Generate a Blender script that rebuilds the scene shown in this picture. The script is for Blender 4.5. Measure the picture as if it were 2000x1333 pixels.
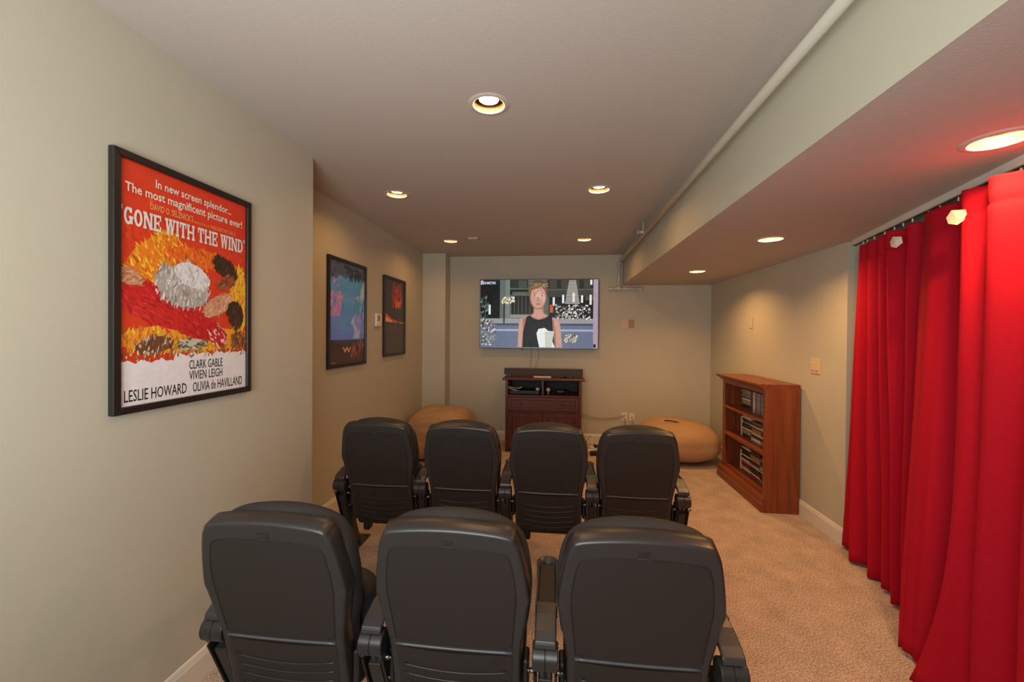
import bpy, math, random
from mathutils import Vector, Matrix
from mathutils.geometry import delaunay_2d_cdt

for o in list(bpy.data.objects): bpy.data.objects.remove(o)
SC = bpy.context.scene
COL = SC.collection
rnd = random.Random(7)
PI = math.pi

# ------------------------------------------------------------------ camera
YAW, PITCH, ROLL = math.radians(6.09), math.radians(0.45), math.radians(0.45)
FPX = 815.0
fw = Vector((-math.sin(YAW)*math.cos(PITCH), math.cos(YAW)*math.cos(PITCH), -math.sin(PITCH)))
rt = Vector((math.cos(YAW), math.sin(YAW), 0)); up = rt.cross(fw)
r2 = rt*math.cos(ROLL) + up*math.sin(ROLL); u2 = up*math.cos(ROLL) - rt*math.sin(ROLL)
cd = bpy.data.cameras.new('camera'); cam = bpy.data.objects.new('camera', cd); COL.objects.link(cam)
cd.sensor_fit = 'HORIZONTAL'; cd.sensor_width = 36.0; cd.lens = 36.0*FPX/2000
cd.shift_y = -8.78/2000; cd.clip_start = 0.02
M = Matrix((r2, u2, -fw)).transposed().to_4x4(); M.translation = Vector((0, 0, 1.5))
cam.matrix_world = M
SC.camera = cam
# ------------------------------------------------------------------ world, lights, exposure
w = bpy.data.worlds.new('world'); SC.world = w; w.use_nodes = True
w.node_tree.nodes['Background'].inputs[0].default_value = (0.85, 0.93, 1.0, 1)
w.node_tree.nodes['Background'].inputs[1].default_value = 0.02
SC.view_settings.view_transform = 'Standard'; SC.view_settings.look = 'None'
SC.view_settings.gamma = 1.0; SC.view_settings.use_curve_mapping = False
SC.view_settings.exposure = 0.0

def area(name, loc, rot, sx, sy, power, color):
    l = bpy.data.lights.new(name, 'AREA'); l.shape = 'RECTANGLE'; l.size = sx; l.size_y = sy
    l.energy = power; l.color = color
    o = bpy.data.objects.new(name, l); COL.objects.link(o); o.location = loc; o.rotation_euler = rot
    return o
# unseen neutral fill light added close behind the camera, tilted upward
area('camera_fill', (-0.5, -0.5, 1.5), (math.radians(120), 0, math.radians(-6)), 1.3, 1.3, 67, (0.92, 0.99, 1.0))
LAMP_E, LAMP_S = 215.0, 720.0      # recessed lamps
LAMP_C = (1.0, 0.52, 0.18)

# ------------------------------------------------------------------ helpers
def lin(c):
    return tuple((v/12.92 if v <= 0.04045 else ((v+0.055)/1.055)**2.4) for v in c)
def rgb(r, g, b): return lin((r/255, g/255, b/255))

def mat(name, c, rough=0.6, metal=0.0, noise=0.0, nscale=20.0, bump=0.0, bscale=60.0, emit=None, estr=0.0, coat=0.0, spec=0.5, sheen=0.0):
    m = bpy.data.materials.new(name); m.use_nodes = True
    nt = m.node_tree; N = nt.nodes; L = nt.links; b = N['Principled BSDF']
    b.inputs['Base Color'].default_value = (*c, 1); b.inputs['Roughness'].default_value = rough
    b.inputs['Metallic'].default_value = metal; b.inputs['Coat Weight'].default_value = coat
    b.inputs['Specular IOR Level'].default_value = spec
    if sheen: b.inputs['Sheen Weight'].default_value = sheen
    if emit: b.inputs['Emission Color'].default_value = (*emit, 1); b.inputs['Emission Strength'].default_value = estr
    tc = N.new('ShaderNodeTexCoord')
    if noise:
        n = N.new('ShaderNodeTexNoise'); n.inputs['Scale'].default_value = nscale; n.inputs['Detail'].default_value = 4
        L.new(tc.outputs['Object'], n.inputs['Vector'])
        r = N.new('ShaderNodeValToRGB')
        r.color_ramp.elements[0].position = 0.3; r.color_ramp.elements[1].position = 0.7
        r.color_ramp.elements[0].color = (*[v*(1-noise) for v in c], 1); r.color_ramp.elements[1].color = (*[min(1, v*(1+noise)) for v in c], 1)
        L.new(n.outputs['Fac'], r.inputs['Fac']); L.new(r.outputs['Color'], b.inputs['Base Color'])
    if bump:
        n = N.new('ShaderNodeTexNoise'); n.inputs['Scale'].default_value = bscale; n.inputs['Detail'].default_value = 3
        L.new(tc.outputs['Object'], n.inputs['Vector'])
        bp = N.new('ShaderNodeBump'); bp.inputs['Strength'].default_value = bump; bp.inputs['Distance'].default_value = 0.01
        L.new(n.outputs['Fac'], bp.inputs['Height']); L.new(bp.outputs['Normal'], b.inputs['Normal'])
    return m

def wood(name, c1, c2, axis=2, rough=0.38, scale=1.0):
    m = mat(name, c1, rough); nt = m.node_tree; N = nt.nodes; L = nt.links; b = N['Principled BSDF']
    tc = N.new('ShaderNodeTexCoord'); mp = N.new('ShaderNodeMapping')
    s = [38*scale]*3; s[axis] = 1.6*scale; mp.inputs['Scale'].default_value = s
    n = N.new('ShaderNodeTexNoise'); n.inputs['Scale'].default_value = 1.0; n.inputs['Detail'].default_value = 5; n.inputs['Distortion'].default_value = 0.6
    r = N.new('ShaderNodeValToRGB'); r.color_ramp.elements[0].position = 0.3; r.color_ramp.elements[1].position = 0.72
    r.color_ramp.elements[0].color = (*c2, 1); r.color_ramp.elements[1].color = (*c1, 1)
    L.new(tc.outputs['Object'], mp.inputs['Vector']); L.new(mp.outputs['Vector'], n.inputs['Vector'])
    L.new(n.outputs['Fac'], r.inputs['Fac']); L.new(r.outputs['Color'], b.inputs['Base Color'])
    return m

class MB:
    def __init__(s): s.v = []; s.f = []; s.c = []; s.smooth = []
    def add(s, vs, fs, smooth=False, col=None):
        n = len(s.v); s.v += [tuple(v) for v in vs]
        for f in fs: s.f.append(tuple(i+n for i in f)); s.smooth.append(smooth); s.c.append(col)
        return s
    def box(s, x0, y0, z0, x1, y1, z1, bev=0.0):
        if bev <= 0:
            vs = [(x, y, z) for x in (x0, x1) for y in (y0, y1) for z in (z0, z1)]
            return s.add(vs, [(0,1,3,2), (4,6,7,5), (0,4,5,1), (2,3,7,6), (0,2,6,4), (1,5,7,3)])
        b = min(bev, (x1-x0)/2.01, (y1-y0)/2.01, (z1-z0)/2.01)
        vs = []; idx = {}
        X, Y, Z = (x0, x1), (y0, y1), (z0, z1); sg = (1, -1)
        for i in (0, 1):
            for j in (0, 1):
                for k in (0, 1):
                    for a in range(3):
                        p = [X[i]+sg[i]*b, Y[j]+sg[j]*b, Z[k]+sg[k]*b]
                        p[a] = (X, Y, Z)[a][(i, j, k)[a]]
                        idx[i, j, k, a] = len(vs); vs.append(p)
        fs = []
        for a in range(3):
            p, q = [t for t in range(3) if t != a]
            for e in (0, 1):
                def key(x, y, aa):
                    t = [0, 0, 0]; t[a] = e; t[p] = x; t[q] = y
                    return idx[t[0], t[1], t[2], aa]
                fs.append((key(0,0,a), key(1,0,a), key(1,1,a), key(0,1,a)))
        for a in range(3):
            p, q = [t for t in range(3) if t != a]
            for x in (0, 1):
                for y in (0, 1):
                    def key(e, aa):
                        t = [0, 0, 0]; t[a] = e; t[p] = x; t[q] = y
                        return idx[t[0], t[1], t[2], aa]
                    fs.append((key(0,p), key(1,p), key(1,q), key(0,q)))
        for i in (0, 1):
            for j in (0, 1):
                for k in (0, 1): fs.append((idx[i,j,k,0], idx[i,j,k,1], idx[i,j,k,2]))
        return s.add(vs, fs)
    def tube(s, pts, r, n=10, caps=True):
        pts = [Vector(p) for p in pts]; rs = r if isinstance(r, (list, tuple)) else [r]*len(pts)
        vs = []; t0 = None; ref = None
        for i, p in enumerate(pts):
            t = (pts[min(i+1, len(pts)-1)] - pts[max(i-1, 0)]).normalized()
            if ref is None: ref = Vector((0,0,1)) if abs(t.z) < 0.9 else Vector((1,0,0))
            a = t.cross(ref).normalized(); b2 = t.cross(a).normalized(); ref = -b2 if False else ref
            for k in range(n):
                q = 2*PI*k/n; vs.append(p + (a*math.cos(q) + b2*math.sin(q))*rs[i])
        fs = [(i*n+k, i*n+(k+1) % n, (i+1)*n+(k+1) % n, (i+1)*n+k) for i in range(len(pts)-1) for k in range(n)]
        s.add(vs, fs, True)
        if caps:
            m = len(s.v)-len(vs)
            s.f.append(tuple(m+k for k in range(n))); s.f.append(tuple(m+(len(pts)-1)*n+k for k in range(n))); s.smooth += [False]*2; s.c += [None]*2
        return s
    def lathe(s, prof, c=(0,0,0), n=24, smooth=True):  # prof: (r, z)
        vs = []
        for r, z in prof:
            for k in range(n): vs.append((c[0]+r*math.cos(2*PI*k/n), c[1]+r*math.sin(2*PI*k/n), c[2]+z))
        fs = [(i*n+k, i*n+(k+1) % n, (i+1)*n+(k+1) % n, (i+1)*n+k) for i in range(len(prof)-1) for k in range(n)]
        return s.add(vs, fs, smooth)
    def grid(s, P, closed_u=False, smooth=True):  # P[i][j]
        ni = len(P); nj = len(P[0]); vs = [p for row in P for p in row]
        fs = []
        for i in range(ni-1):
            for j in range(nj if closed_u else nj-1):
                fs.append((i*nj+j, i*nj+(j+1) % nj, (i+1)*nj+(j+1) % nj, (i+1)*nj+j))
        return s.add(vs, fs, smooth)
    def prism(s, prof, a0, a1, axis):  # prof 2D polygon extruded along axis
        def P(p, a):
            return {0: (a, p[0], p[1]), 1: (p[0], a, p[1]), 2: (p[0], p[1], a)}[axis]
        n = len(prof); vs = [P(p, a0) for p in prof] + [P(p, a1) for p in prof]
        fs = [tuple(range(n)), tuple(range(2*n-1, n-1, -1))] + [(i, (i+1) % n, n+(i+1) % n, n+i) for i in range(n)]
        return s.add(vs, fs)
    def xform(s, Mx):
        s.v = [tuple(Mx @ Vector(v)) for v in s.v]; return s
    def build(s, name, m, parent=None, loc=None, recalc=True):
        me = bpy.data.meshes.new(name); me.from_pydata(s.v, [], s.f)
        if recalc:
            import bmesh
            b = bmesh.new(); b.from_mesh(me); bmesh.ops.recalc_face_normals(b, faces=b.faces[:]); b.to_mesh(me); b.free()
        me.polygons.foreach_set('use_smooth', s.smooth)
        if any(c is not None for c in s.c):
            ca = me.color_attributes.new('Col', 'FLOAT_COLOR', 'CORNER')
            for p in me.polygons:
                c = s.c[p.index] or (1, 1, 1)
                for li in p.loop_indices: ca.data[li].color = (*c, 1)
        for mm in (m if isinstance(m, (list, tuple)) else [m]): me.materials.append(mm)
        o = bpy.data.objects.new(name, me); COL.objects.link(o)
        if parent: o.parent = parent
        if loc: o.location = loc
        return o

def tag(o, label=None, cat=None, group=None, kind=None):
    for k, v in (('label', label), ('category', cat), ('group', group), ('kind', kind)):
        if v: o[k] = v
    return o
def thing(name, label, cat, loc=(0,0,0), rz=0.0, group=None):
    o = bpy.data.objects.new(name, None); COL.objects.link(o); o.location = loc; o.rotation_euler = (0, 0, rz)
    o.empty_display_size = 0.1
    return tag(o, label, cat, group)
def dup(root, loc, label, group=None):
    r = root.copy(); COL.objects.link(r); r.location = loc; r['label'] = label
    if group: r['group'] = group
    for ch in list(root.children):
        c = ch.copy(); COL.objects.link(c); c.parent = r
        for g in list(ch.children):
            d = g.copy(); COL.objects.link(d); d.parent = c
    return r
def struct(o): o['kind'] = 'structure'; return o
def bevel(o, wd=0.003, seg=2):
    md = o.modifiers.new('bevel', 'BEVEL'); md.width = wd; md.segments = seg; md.limit_method = 'ANGLE'; return o
def subsurf(o, n=2):
    md = o.modifiers.new('sub', 'SUBSURF'); md.levels = n; md.render_levels = n; return o

# ------------------------------------------------------------------ materials
M_wall = mat('wall_paint', rgb(192, 186, 166), 0.62, noise=0.02, nscale=2.0, bump=0.035, bscale=140)
M_ceil = mat('ceiling_paint', rgb(190, 180, 170), 0.75, bump=0.08, bscale=120)
M_trim = mat('white_trim', rgb(222, 214, 200), 0.4)
M_pipe = mat('pipe_paint', rgb(206, 200, 184), 0.3)
M_white = mat('white_plastic', rgb(228, 220, 205), 0.4)
M_ivory = mat('ivory_plastic', rgb(214, 190, 150), 0.4)
M_tanplate = mat('tan_plate', rgb(176, 140, 100), 0.5)
M_plast = mat('charcoal_plastic', rgb(46, 42, 41), 0.34, bump=0.05, bscale=420)
M_plastd = mat('charcoal_panel', rgb(38, 33, 31), 0.46, bump=0.06, bscale=420)
M_cush = mat('black_vinyl', rgb(40, 39, 41), 0.72, bump=0.08, bscale=300)
M_black = mat('black_plastic', rgb(26, 25, 26), 0.4)
M_blackm = mat('black_metal', rgb(40, 36, 34), 0.38, bump=0.03, bscale=200)
M_arm = mat('charcoal_armrest', rgb(60, 55, 54), 0.34)
M_ledge = mat('lit_ledge', rgb(82, 80, 82), 0.3)  # chair plastic lightened to paint in light caught by the upward edge
M_tray = mat('armrest_tray', rgb(27, 26, 28), 0.55)
M_steel = mat('steel', rgb(150, 148, 145), 0.35, metal=1.0)
M_red = mat('red_curtain_cloth', rgb(172, 10, 33), 0.85, noise=0.05, nscale=60, bump=0.06, bscale=500, spec=0.2, sheen=0.0)
M_cherry = wood('dark_cherry_wood', rgb(104, 52, 38), rgb(70, 33, 25), 0)
M_cherryv = wood('dark_cherry_wood_upright', rgb(98, 48, 36), rgb(66, 30, 24), 2)
M_oak = wood('red_brown_wood', rgb(146, 74, 34), rgb(104, 44, 18), 2)
M_oakh = wood('red_brown_wood_level', rgb(146, 74, 34), rgb(108, 48, 20), 1)
M_bag = mat('tan_beanbag_cloth', rgb(184, 148, 112), 0.9, noise=0.06, nscale=30, bump=0.15, bscale=220, spec=0.2)
M_frame = mat('black_frame', rgb(34, 28, 26), 0.35)
M_tvframe = mat('silver_bezel', rgb(120, 118, 120), 0.35, metal=0.6)
M_paper = mat('white_paper', rgb(230, 205, 180), 0.7)
M_screwd = mat('dark_hole', rgb(10, 9, 9), 0.7)
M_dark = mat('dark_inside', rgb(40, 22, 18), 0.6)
M_baffle = mat('lamp_baffle', rgb(66, 38, 16), 0.5)
M_lamp = mat('lamp_glow', (1, 1, 1), 0.5, emit=LAMP_C, estr=LAMP_E)
M_lamps = mat('lamp_glow_soffit', (1, 1, 1), 0.5, emit=LAMP_C, estr=LAMP_S)
M_grey = mat('grey_cloth', rgb(74, 68, 64), 0.8)

def carpet():
    m = mat('tan_carpet', rgb(190, 150, 118), 0.95, spec=0.1); nt = m.node_tree; N = nt.nodes; L = nt.links; b = N['Principled BSDF']
    tc = N.new('ShaderNodeTexCoord')
    n1 = N.new('ShaderNodeTexNoise'); n1.inputs['Scale'].default_value = 125; n1.inputs['Detail'].default_value = 3; n1.inputs['Roughness'].default_value = 0.7
    n2 = N.new('ShaderNodeTexNoise'); n2.inputs['Scale'].default_value = 7; n2.inputs['Detail'].default_value = 5
    for n in (n1, n2): L.new(tc.outputs['Object'], n.inputs['Vector'])
    r1 = N.new('ShaderNodeValToRGB'); r1.color_ramp.elements[0].position = 0.34; r1.color_ramp.elements[1].position = 0.62
    r1.color_ramp.elements[0].color = (*rgb(136, 118, 108), 1); r1.color_ramp.elements[1].color = (*rgb(228, 208, 194), 1)
    r2 = N.new('ShaderNodeValToRGB'); r2.color_ramp.elements[0].position = 0.3; r2.color_ramp.elements[1].position = 0.7
    r2.color_ramp.elements[0].color = (0.8, 0.8, 0.8, 1); r2.color_ramp.elements[1].color = (1.08, 1.05, 1.02, 1)
    mx = N.new('ShaderNodeMix'); mx.data_type = 'RGBA'; mx.blend_type = 'MULTIPLY'; mx.inputs[0].default_value = 1.0
    L.new(n1.outputs['Fac'], r1.inputs['Fac']); L.new(n2.outputs['Fac'], r2.inputs['Fac'])
    L.new(r1.outputs['Color'], mx.inputs[6]); L.new(r2.outputs['Color'], mx.inputs[7]); L.new(mx.outputs[2], b.inputs['Base Color'])
    bp = N.new('ShaderNodeBump'); bp.inputs['Strength'].default_value = 0.7; bp.inputs['Distance'].default_value = 0.012
    L.new(n1.outputs['Fac'], bp.inputs['Height']); L.new(bp.outputs['Normal'], b.inputs['Normal'])
    return m
M_carpet = carpet()

def print_mat(name, coat=0.0, emit=0.0, wav=0.0, noise=0.12):
    m = mat(name, (0.5, 0.5, 0.5), 0.45); nt = m.node_tree; N = nt.nodes; L = nt.links; b = N['Principled BSDF']
    a = N.new('ShaderNodeAttribute'); a.attribute_name = 'Col'
    tc = N.new('ShaderNodeTexCoord')
    n = N.new('ShaderNodeTexNoise'); n.inputs['Scale'].default_value = 40; n.inputs['Detail'].default_value = 3
    L.new(tc.outputs['Object'], n.inputs['Vector'])
    mr = N.new('ShaderNodeMapRange'); mr.inputs[1].default_value = 0.3; mr.inputs[2].default_value = 0.7; mr.inputs[3].default_value = 1-noise; mr.inputs[4].default_value = 1+noise
    L.new(n.outputs['Fac'], mr.inputs[0])
    mx = N.new('ShaderNodeVectorMath'); mx.operation = 'SCALE'
    L.new(a.outputs['Color'], mx.inputs[0]); L.new(mr.outputs[0], mx.inputs['Scale'])
    if emit:
        b.inputs['Base Color'].default_value = (0.01, 0.01, 0.01, 1); b.inputs['Roughness'].default_value = 0.3; b.inputs['Specular IOR Level'].default_value = 0.12
        L.new(mx.outputs[0], b.inputs['Emission Color']); b.inputs['Emission Strength'].default_value = emit
    else:
        L.new(mx.outputs[0], b.inputs['Base Color'])
    if coat:
        b.inputs['Coat Weight'].default_value = coat; b.inputs['Coat Roughness'].default_value = 0.06
        n3 = N.new('ShaderNodeTexNoise'); n3.inputs['Scale'].default_value = wav; n3.inputs['Detail'].default_value = 2
        L.new(tc.outputs['Object'], n3.inputs['Vector'])
        bp = N.new('ShaderNodeBump'); bp.inputs['Strength'].default_value = 0.35; bp.inputs['Distance'].default_value = 0.004
        L.new(n3.outputs['Fac'], bp.inputs['Height']); L.new(bp.outputs['Normal'], b.inputs['Coat Normal'])
    return m
M_print = print_mat('glossy_print', 0.55, 0, 14, 0.05)
M_screen = print_mat('screen_picture', 0, 0.92, 0, 0.08)

# ================================================================== ROOM
ZC, ZS = 2.58, 2.165                 # ceiling, soffit
XL, XL2, XB, XR = -1.516, -1.825, 0.882, 2.045
YB, YN, YC = 5.81, -2.2, 2.46
def sheet_with_holes(poly, holes, r, z, name, m, n=28):
    vs = [Vector(p) for p in poly]; faces = [list(range(len(poly)))]
    edges = []
    for cx, cy in holes:
        s = len(vs); vs += [Vector((cx+r*math.cos(2*PI*k/n), cy+r*math.sin(2*PI*k/n))) for k in range(n)]
        edges += [(s+k, s+(k+1) % n) for k in range(n)]
    ov, oe, of, _, _, _ = delaunay_2d_cdt(vs, edges, faces, 1, 1e-5)
    mb = MB(); keep = []
    for f in of:
        c = sum((ov[i] for i in f), Vector((0, 0)))/len(f)
        if any((c-Vector(h)).length < r*0.97 for h in holes): continue
        keep.append(tuple(f))
    mb.add([(v.x, v.y, z) for v in ov], keep)
    return struct(mb.build(name, m))
CL = [(-0.327, 1.954), (-1.25, 3.155), (0.306, 3.175), (-1.245, 4.80), (0.305, 4.83)]
SL = [(1.474, 1.575), (1.462, 3.056), (1.459, 4.551)]
RH = 0.074
sheet_with_holes([(XL2-0.1, YN), (XB, YN), (XB, YB), (XL2-0.1, YB)], CL, RH, ZC, 'ceiling', M_ceil)
sheet_with_holes([(XB, YN), (2.75, YN), (2.75, YB), (XB, YB)], SL, RH, ZS, 'ceiling_soffit', M_ceil)
struct(MB().box(-2.4, YN, -0.1, 2.8, YB, 0).build('floor', M_carpet))
struct(MB().box(XL-0.42, YN, 0, XL, YC, ZC).build('wall_left', M_wall))
struct(MB().box(XL2-0.11, YC, 0, XL2, YB, ZC).build('wall_left_far', M_wall))
struct(MB().box(XL2-0.11, YB, 0, 2.75, YB+0.1, ZC).build('wall_back', M_wall))
struct(MB().box(XL2, 5.55, 0, -1.508, YB, ZC).build('wall_back_column', M_wall))
struct(MB().box(XB-0.0005, YN, ZS+0.001, XB+0.06, YB, ZC).build('wall_beam', M_wall))
struct(MB().box(XR, 3.19, 0, 2.75, YB, ZS).build('wall_right', M_wall))
struct(MB().prism([(1.27+.25*3.19+.11, 3.19), (1.27+.25*YN+.11, YN), (1.27+.25*YN+.26, YN), (1.27+.25*3.19+.26, 3.19)], 0, ZS, 2).build('wall_right_recess', M_wall))
def baseboard(name, a, b, side):
    # profile in (offset from wall, z); run along axis
    prof = [(0, 0), (0.015, 0), (0.015, 0.098), (0.012, 0.104), (0.010, 0.112), (0.006, 0.122), (0, 0.125)]
    mb = MB()
    if side[0] == 'x':
        x = side[1]; sg = side[2]; mb.prism([(x+sg*p, z) for p, z in prof], a, b, 1)
    else:
        y = side[1]; mb.prism([(y-p, z) for p, z in prof], a, b, 0)
    return struct(mb.build(name, M_trim))
baseboard('baseboard_left', YN, YC, ('x', XL, 1))
baseboard('baseboard_left_far', YC, 5.55, ('x', XL2, 1))
baseboard('baseboard_column', XL2, -1.508, ('y', 5.55))
baseboard('baseboard_back', -1.508, XR, ('y', YB))
baseboard('baseboard_right', 3.19, YB, ('x', XR, -1))

# ------------------------------------------------------------------ downlights
def downlight(x, y, z, label):
    t = thing('recessed_downlight', label, 'ceiling light', (x, y, z), 0, 'recessed downlights')
    MB().lathe([(RH-0.001, 0.004), (RH-0.002, -0.004), (RH+0.004, -0.007), (0.092, -0.004), (0.098, 0.0)], n=36).build('trim_ring', M_ceil, t)
    MB().lathe([(RH-0.001, 0.0), (0.070, 0.02), (0.066, 0.04), (0.060, 0.07), (0.058, 0.10), (0.0, 0.10)], n=36).build('baffle', M_baffle, t)
    dz = 0.014 if z > 2.4 else 0.0
    o = MB().lathe([(0.0, 0.0338-dz), (0.03, 0.0344-dz), (0.046, 0.036-dz)], n=28).build('lamp_face', M_lamp if z > 2.4 else M_lamps, t)
    MB().lathe([(0.046, 0.036-dz), (0.050, 0.039-dz), (0.051, 0.046-dz), (0.042, 0.09), (0.0, 0.095)], n=28).build('lamp_body', M_baffle, t)
    return t
for p, lb in zip(CL, ['recessed ceiling downlight nearest the camera, alone in the middle of the ceiling',
                      'recessed downlight above the framed blue print on the left',
                      'recessed ceiling downlight beside the pipe, nearer of the two on that side',
                      'far left recessed downlight next to the small white ceiling box',
                      'far right recessed downlight above the right end of the television']):
    downlight(p[0], p[1], ZC, lb)
for p, lb in zip(SL, ['large bright downlight in the lowered soffit above the red curtains',
                      'middle soffit downlight in front of the curtain end',
                      'farthest soffit downlight in the corner over the right beanbag']):
    downlight(p[0], p[1], ZS, lb)
tag(bevel(MB().box(-1.0, 4.61, ZC-0.028, -0.885, 4.72, ZC).build('smoke_alarm', M_ceil), 0.008), 'small square white box on the ceiling beside far left downlight', 'alarm')

# ------------------------------------------------------------------ sprinkler pipe
t = thing('sprinkler_pipe', 'white painted pipe running along the beam and down the back wall', 'pipe', (0.812, YN, 2.46))
def T(mb): return mb.xform(Matrix.Translation((-0.812, -YN, -2.46)))
T(MB().tube([(0.80, YN+0.01, 2.46), (0.825, 5.73, 2.46)], 0.021, 14)).build('main_pipe', M_pipe, t)
T(MB().tube([(0.822, 5.66, 2.46), (0.826, 5.735, 2.458), (0.828, 5.762, 2.445), (0.829, 5.768, 2.40)], 0.028, 14)).build('elbow', M_pipe, t)
T(MB().tube([(0.83, 5.768, 2.43), (0.832, 5.768, 2.112)], 0.019, 14)).build('drop_pipe', M_pipe, t)
m_ = MB().tube([(0.832, 5.768, 2.16), (0.832, 5.768, 2.09)], 0.026, 14).tube([(0.785, 5.768, 2.113), (0.88, 5.768, 2.113)], 0.026, 14)
T(m_).build('tee', M_pipe, t)
T(MB().tube([(0.70, 5.768, 2.113), (1.13, 5.768, 2.113)], 0.019, 14)).build('cross_pipe', M_pipe, t)
for x0, x1 in ((0.695, 0.745), (1.09, 1.137)):
    T(MB().tube([(x0, 5.768, 2.113), (x1, 5.768, 2.113)], 0.024, 12)).build('pipe_cap', M_pipe, t)
for x, y in ((0.82, 5.68), (0.818, 4.12)):
    T(MB().tube([(x, y, 2.48), (x, y, ZC)], 0.005, 8)).build('hanger_rod', M_pipe, t)
    T(MB().lathe([(0.025, -0.008), (0.027, 0.0), (0.025, 0.008)], (0, 0, 0), 16).xform(Matrix.Translation((x, y, 2.46)) @ Matrix.Rotation(PI/2, 4, 'X'))).build('hanger_ring', M_pipe, t)
h = T(MB().tube([(0.815, 4.03, 2.46), (0.775, 4.03, 2.46)], [0.016, 0.011], 12)).build('sprinkler_head', M_pipe, t)
T(MB().lathe([(0.004, -0.002), (0.02, -0.002), (0.021, 0.001), (0.004, 0.002)], (0, 0, 0), 16).xform(Matrix.Translation((0.748, 4.03, 2.46)) @ Matrix.Rotation(PI/2, 4, 'Y'))).build('deflector', M_pipe, h)
T(MB().tube([(0.778, 4.03, 2.472), (0.748, 4.03, 2.464)], 0.003, 6).tube([(0.778, 4.03, 2.448), (0.748, 4.03, 2.456)], 0.003, 6)).build('head_frame', M_pipe, h)

# ------------------------------------------------------------------ lettering and pictures
def text2d(s, x, y, h, width=None, bold=0.0, align='L', slant=0.0):
    """flat text as polygons: returns verts (2D), faces fitted to height h (cap height) and width"""
    cu = bpy.data.curves.new('t', 'FONT'); cu.body = s; cu.offset = bold; cu.resolution_u = 2
    o = bpy.data.objects.new('t', cu); COL.objects.link(o)
    bpy.context.view_layer.update()
    dg = bpy.context.evaluated_depsgraph_get(); me = bpy.data.meshes.new_from_object(o.evaluated_get(dg))
    v = [(p.co.x, p.co.y) for p in me.vertices]; f = [tuple(p.vertices) for p in me.polygons]
    bpy.data.objects.remove(o); bpy.data.curves.remove(cu); bpy.data.meshes.remove(me)
    x0 = min(p[0] for p in v); x1 = max(p[0] for p in v)
    sy = h/0.70; sx = (width/(x1-x0)) if width else sy
    W = (x1-x0)*sx
    ox = x - (W/2 if align == 'C' else 0)
    return [(ox+(p[0]-x0)*sx+slant*p[1]*sy, y+p[1]*sy) for p in v], f

def slab(word, x, y, h, width):
    """heavy slab-serif capitals, each letter from strokes"""
    S, B = 0.2, 0.15
    def R(a, b, c, d): return [(a, b), (c, b), (c, d), (a, d)]
    def stem(a, w=0.24): return [R(a, 0, a+w, 1), R(a-.07, 0, a+w+.07, B), R(a-.07, 1-B, a+w+.07, 1)]
    def ring(cx, a0, a1, rx=0.42, ry=0.5, tx=0.24, ty=0.17, n=22):
        out = []
        for k in range(n):
            q0 = a0+(a1-a0)*k/n; q1 = a0+(a1-a0)*(k+1)/n
            out.append([(cx+rx*math.cos(q0), .5+ry*math.sin(q0)), (cx+rx*math.cos(q1), .5+ry*math.sin(q1)),
                        (cx+(rx-tx)*math.cos(q1), .5+(ry-ty)*math.sin(q1)), (cx+(rx-tx)*math.cos(q0), .5+(ry-ty)*math.sin(q0))])
        return out
    G = {
     'O': (.88, ring(.44, 0, 2*PI)),
     'G': (.92, ring(.44, .22*PI, 1.86*PI) + [R(.5, .34, .92, .5), R(.64, .05, .86, .5), R(.62, .68, .8, .98)]),
     'N': (1.0, stem(.07, .2)+stem(.73, .2)+[[(.05, 1), (.34, 1), (.95, 0), (.68, 0)]]),
     'E': (.86, stem(.07)+[R(.2, 0, .84, B), R(.2, 1-B, .84, 1), R(.2, .43, .62, .57), R(.7, 0, .84, .34), R(.7, .66, .84, 1), R(.54, .33, .64, .67)]),
     'W': (1.2, [[(.05, 1), (.3, 1), (.46, 0), (.26, 0)], [(.26, 0), (.44, 0), (.68, .95), (.55, .95)], [(.55, .95), (.76, .95), (.93, 0), (.74, 0)],
                 [(.74, 0), (.92, 0), (1.13, 1), (1.0, 1)], R(0, 1-B, .4, 1), R(.46, 1-B, .82, 1), R(.9, 1-B, 1.2, 1)]),
     'I': (.4, stem(.08)), 'T': (.86, stem(.31)+[R(.02, 1-B, .84, 1), R(.02, .64, .15, 1), R(.71, .64, .84, 1)]),
     'H': (1.0, stem(.07, .22)+stem(.71, .22)+[R(.2, .42, .8, .58)]),
     'D': (.92, stem(.07)+ring(.42, -PI/2, PI/2, .48, .5, .25, .16)+[R(.1, 0, .43, .16), R(.1, .84, .43, 1)]),
     ' ': (.3, []), '"': (.3, [R(.02, .8, .11, 1.05), R(.17, .8, .26, 1.05)])}
    tot = sum(G[c][0]+.05 for c in word); sx = width/tot; px = x; out = []
    for c in word:
        for q in G[c][1]: out.append([(px+a*sx, y+b*h) for a, b in q])
        px += (G[c][0]+.05)*sx
    return out

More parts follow.
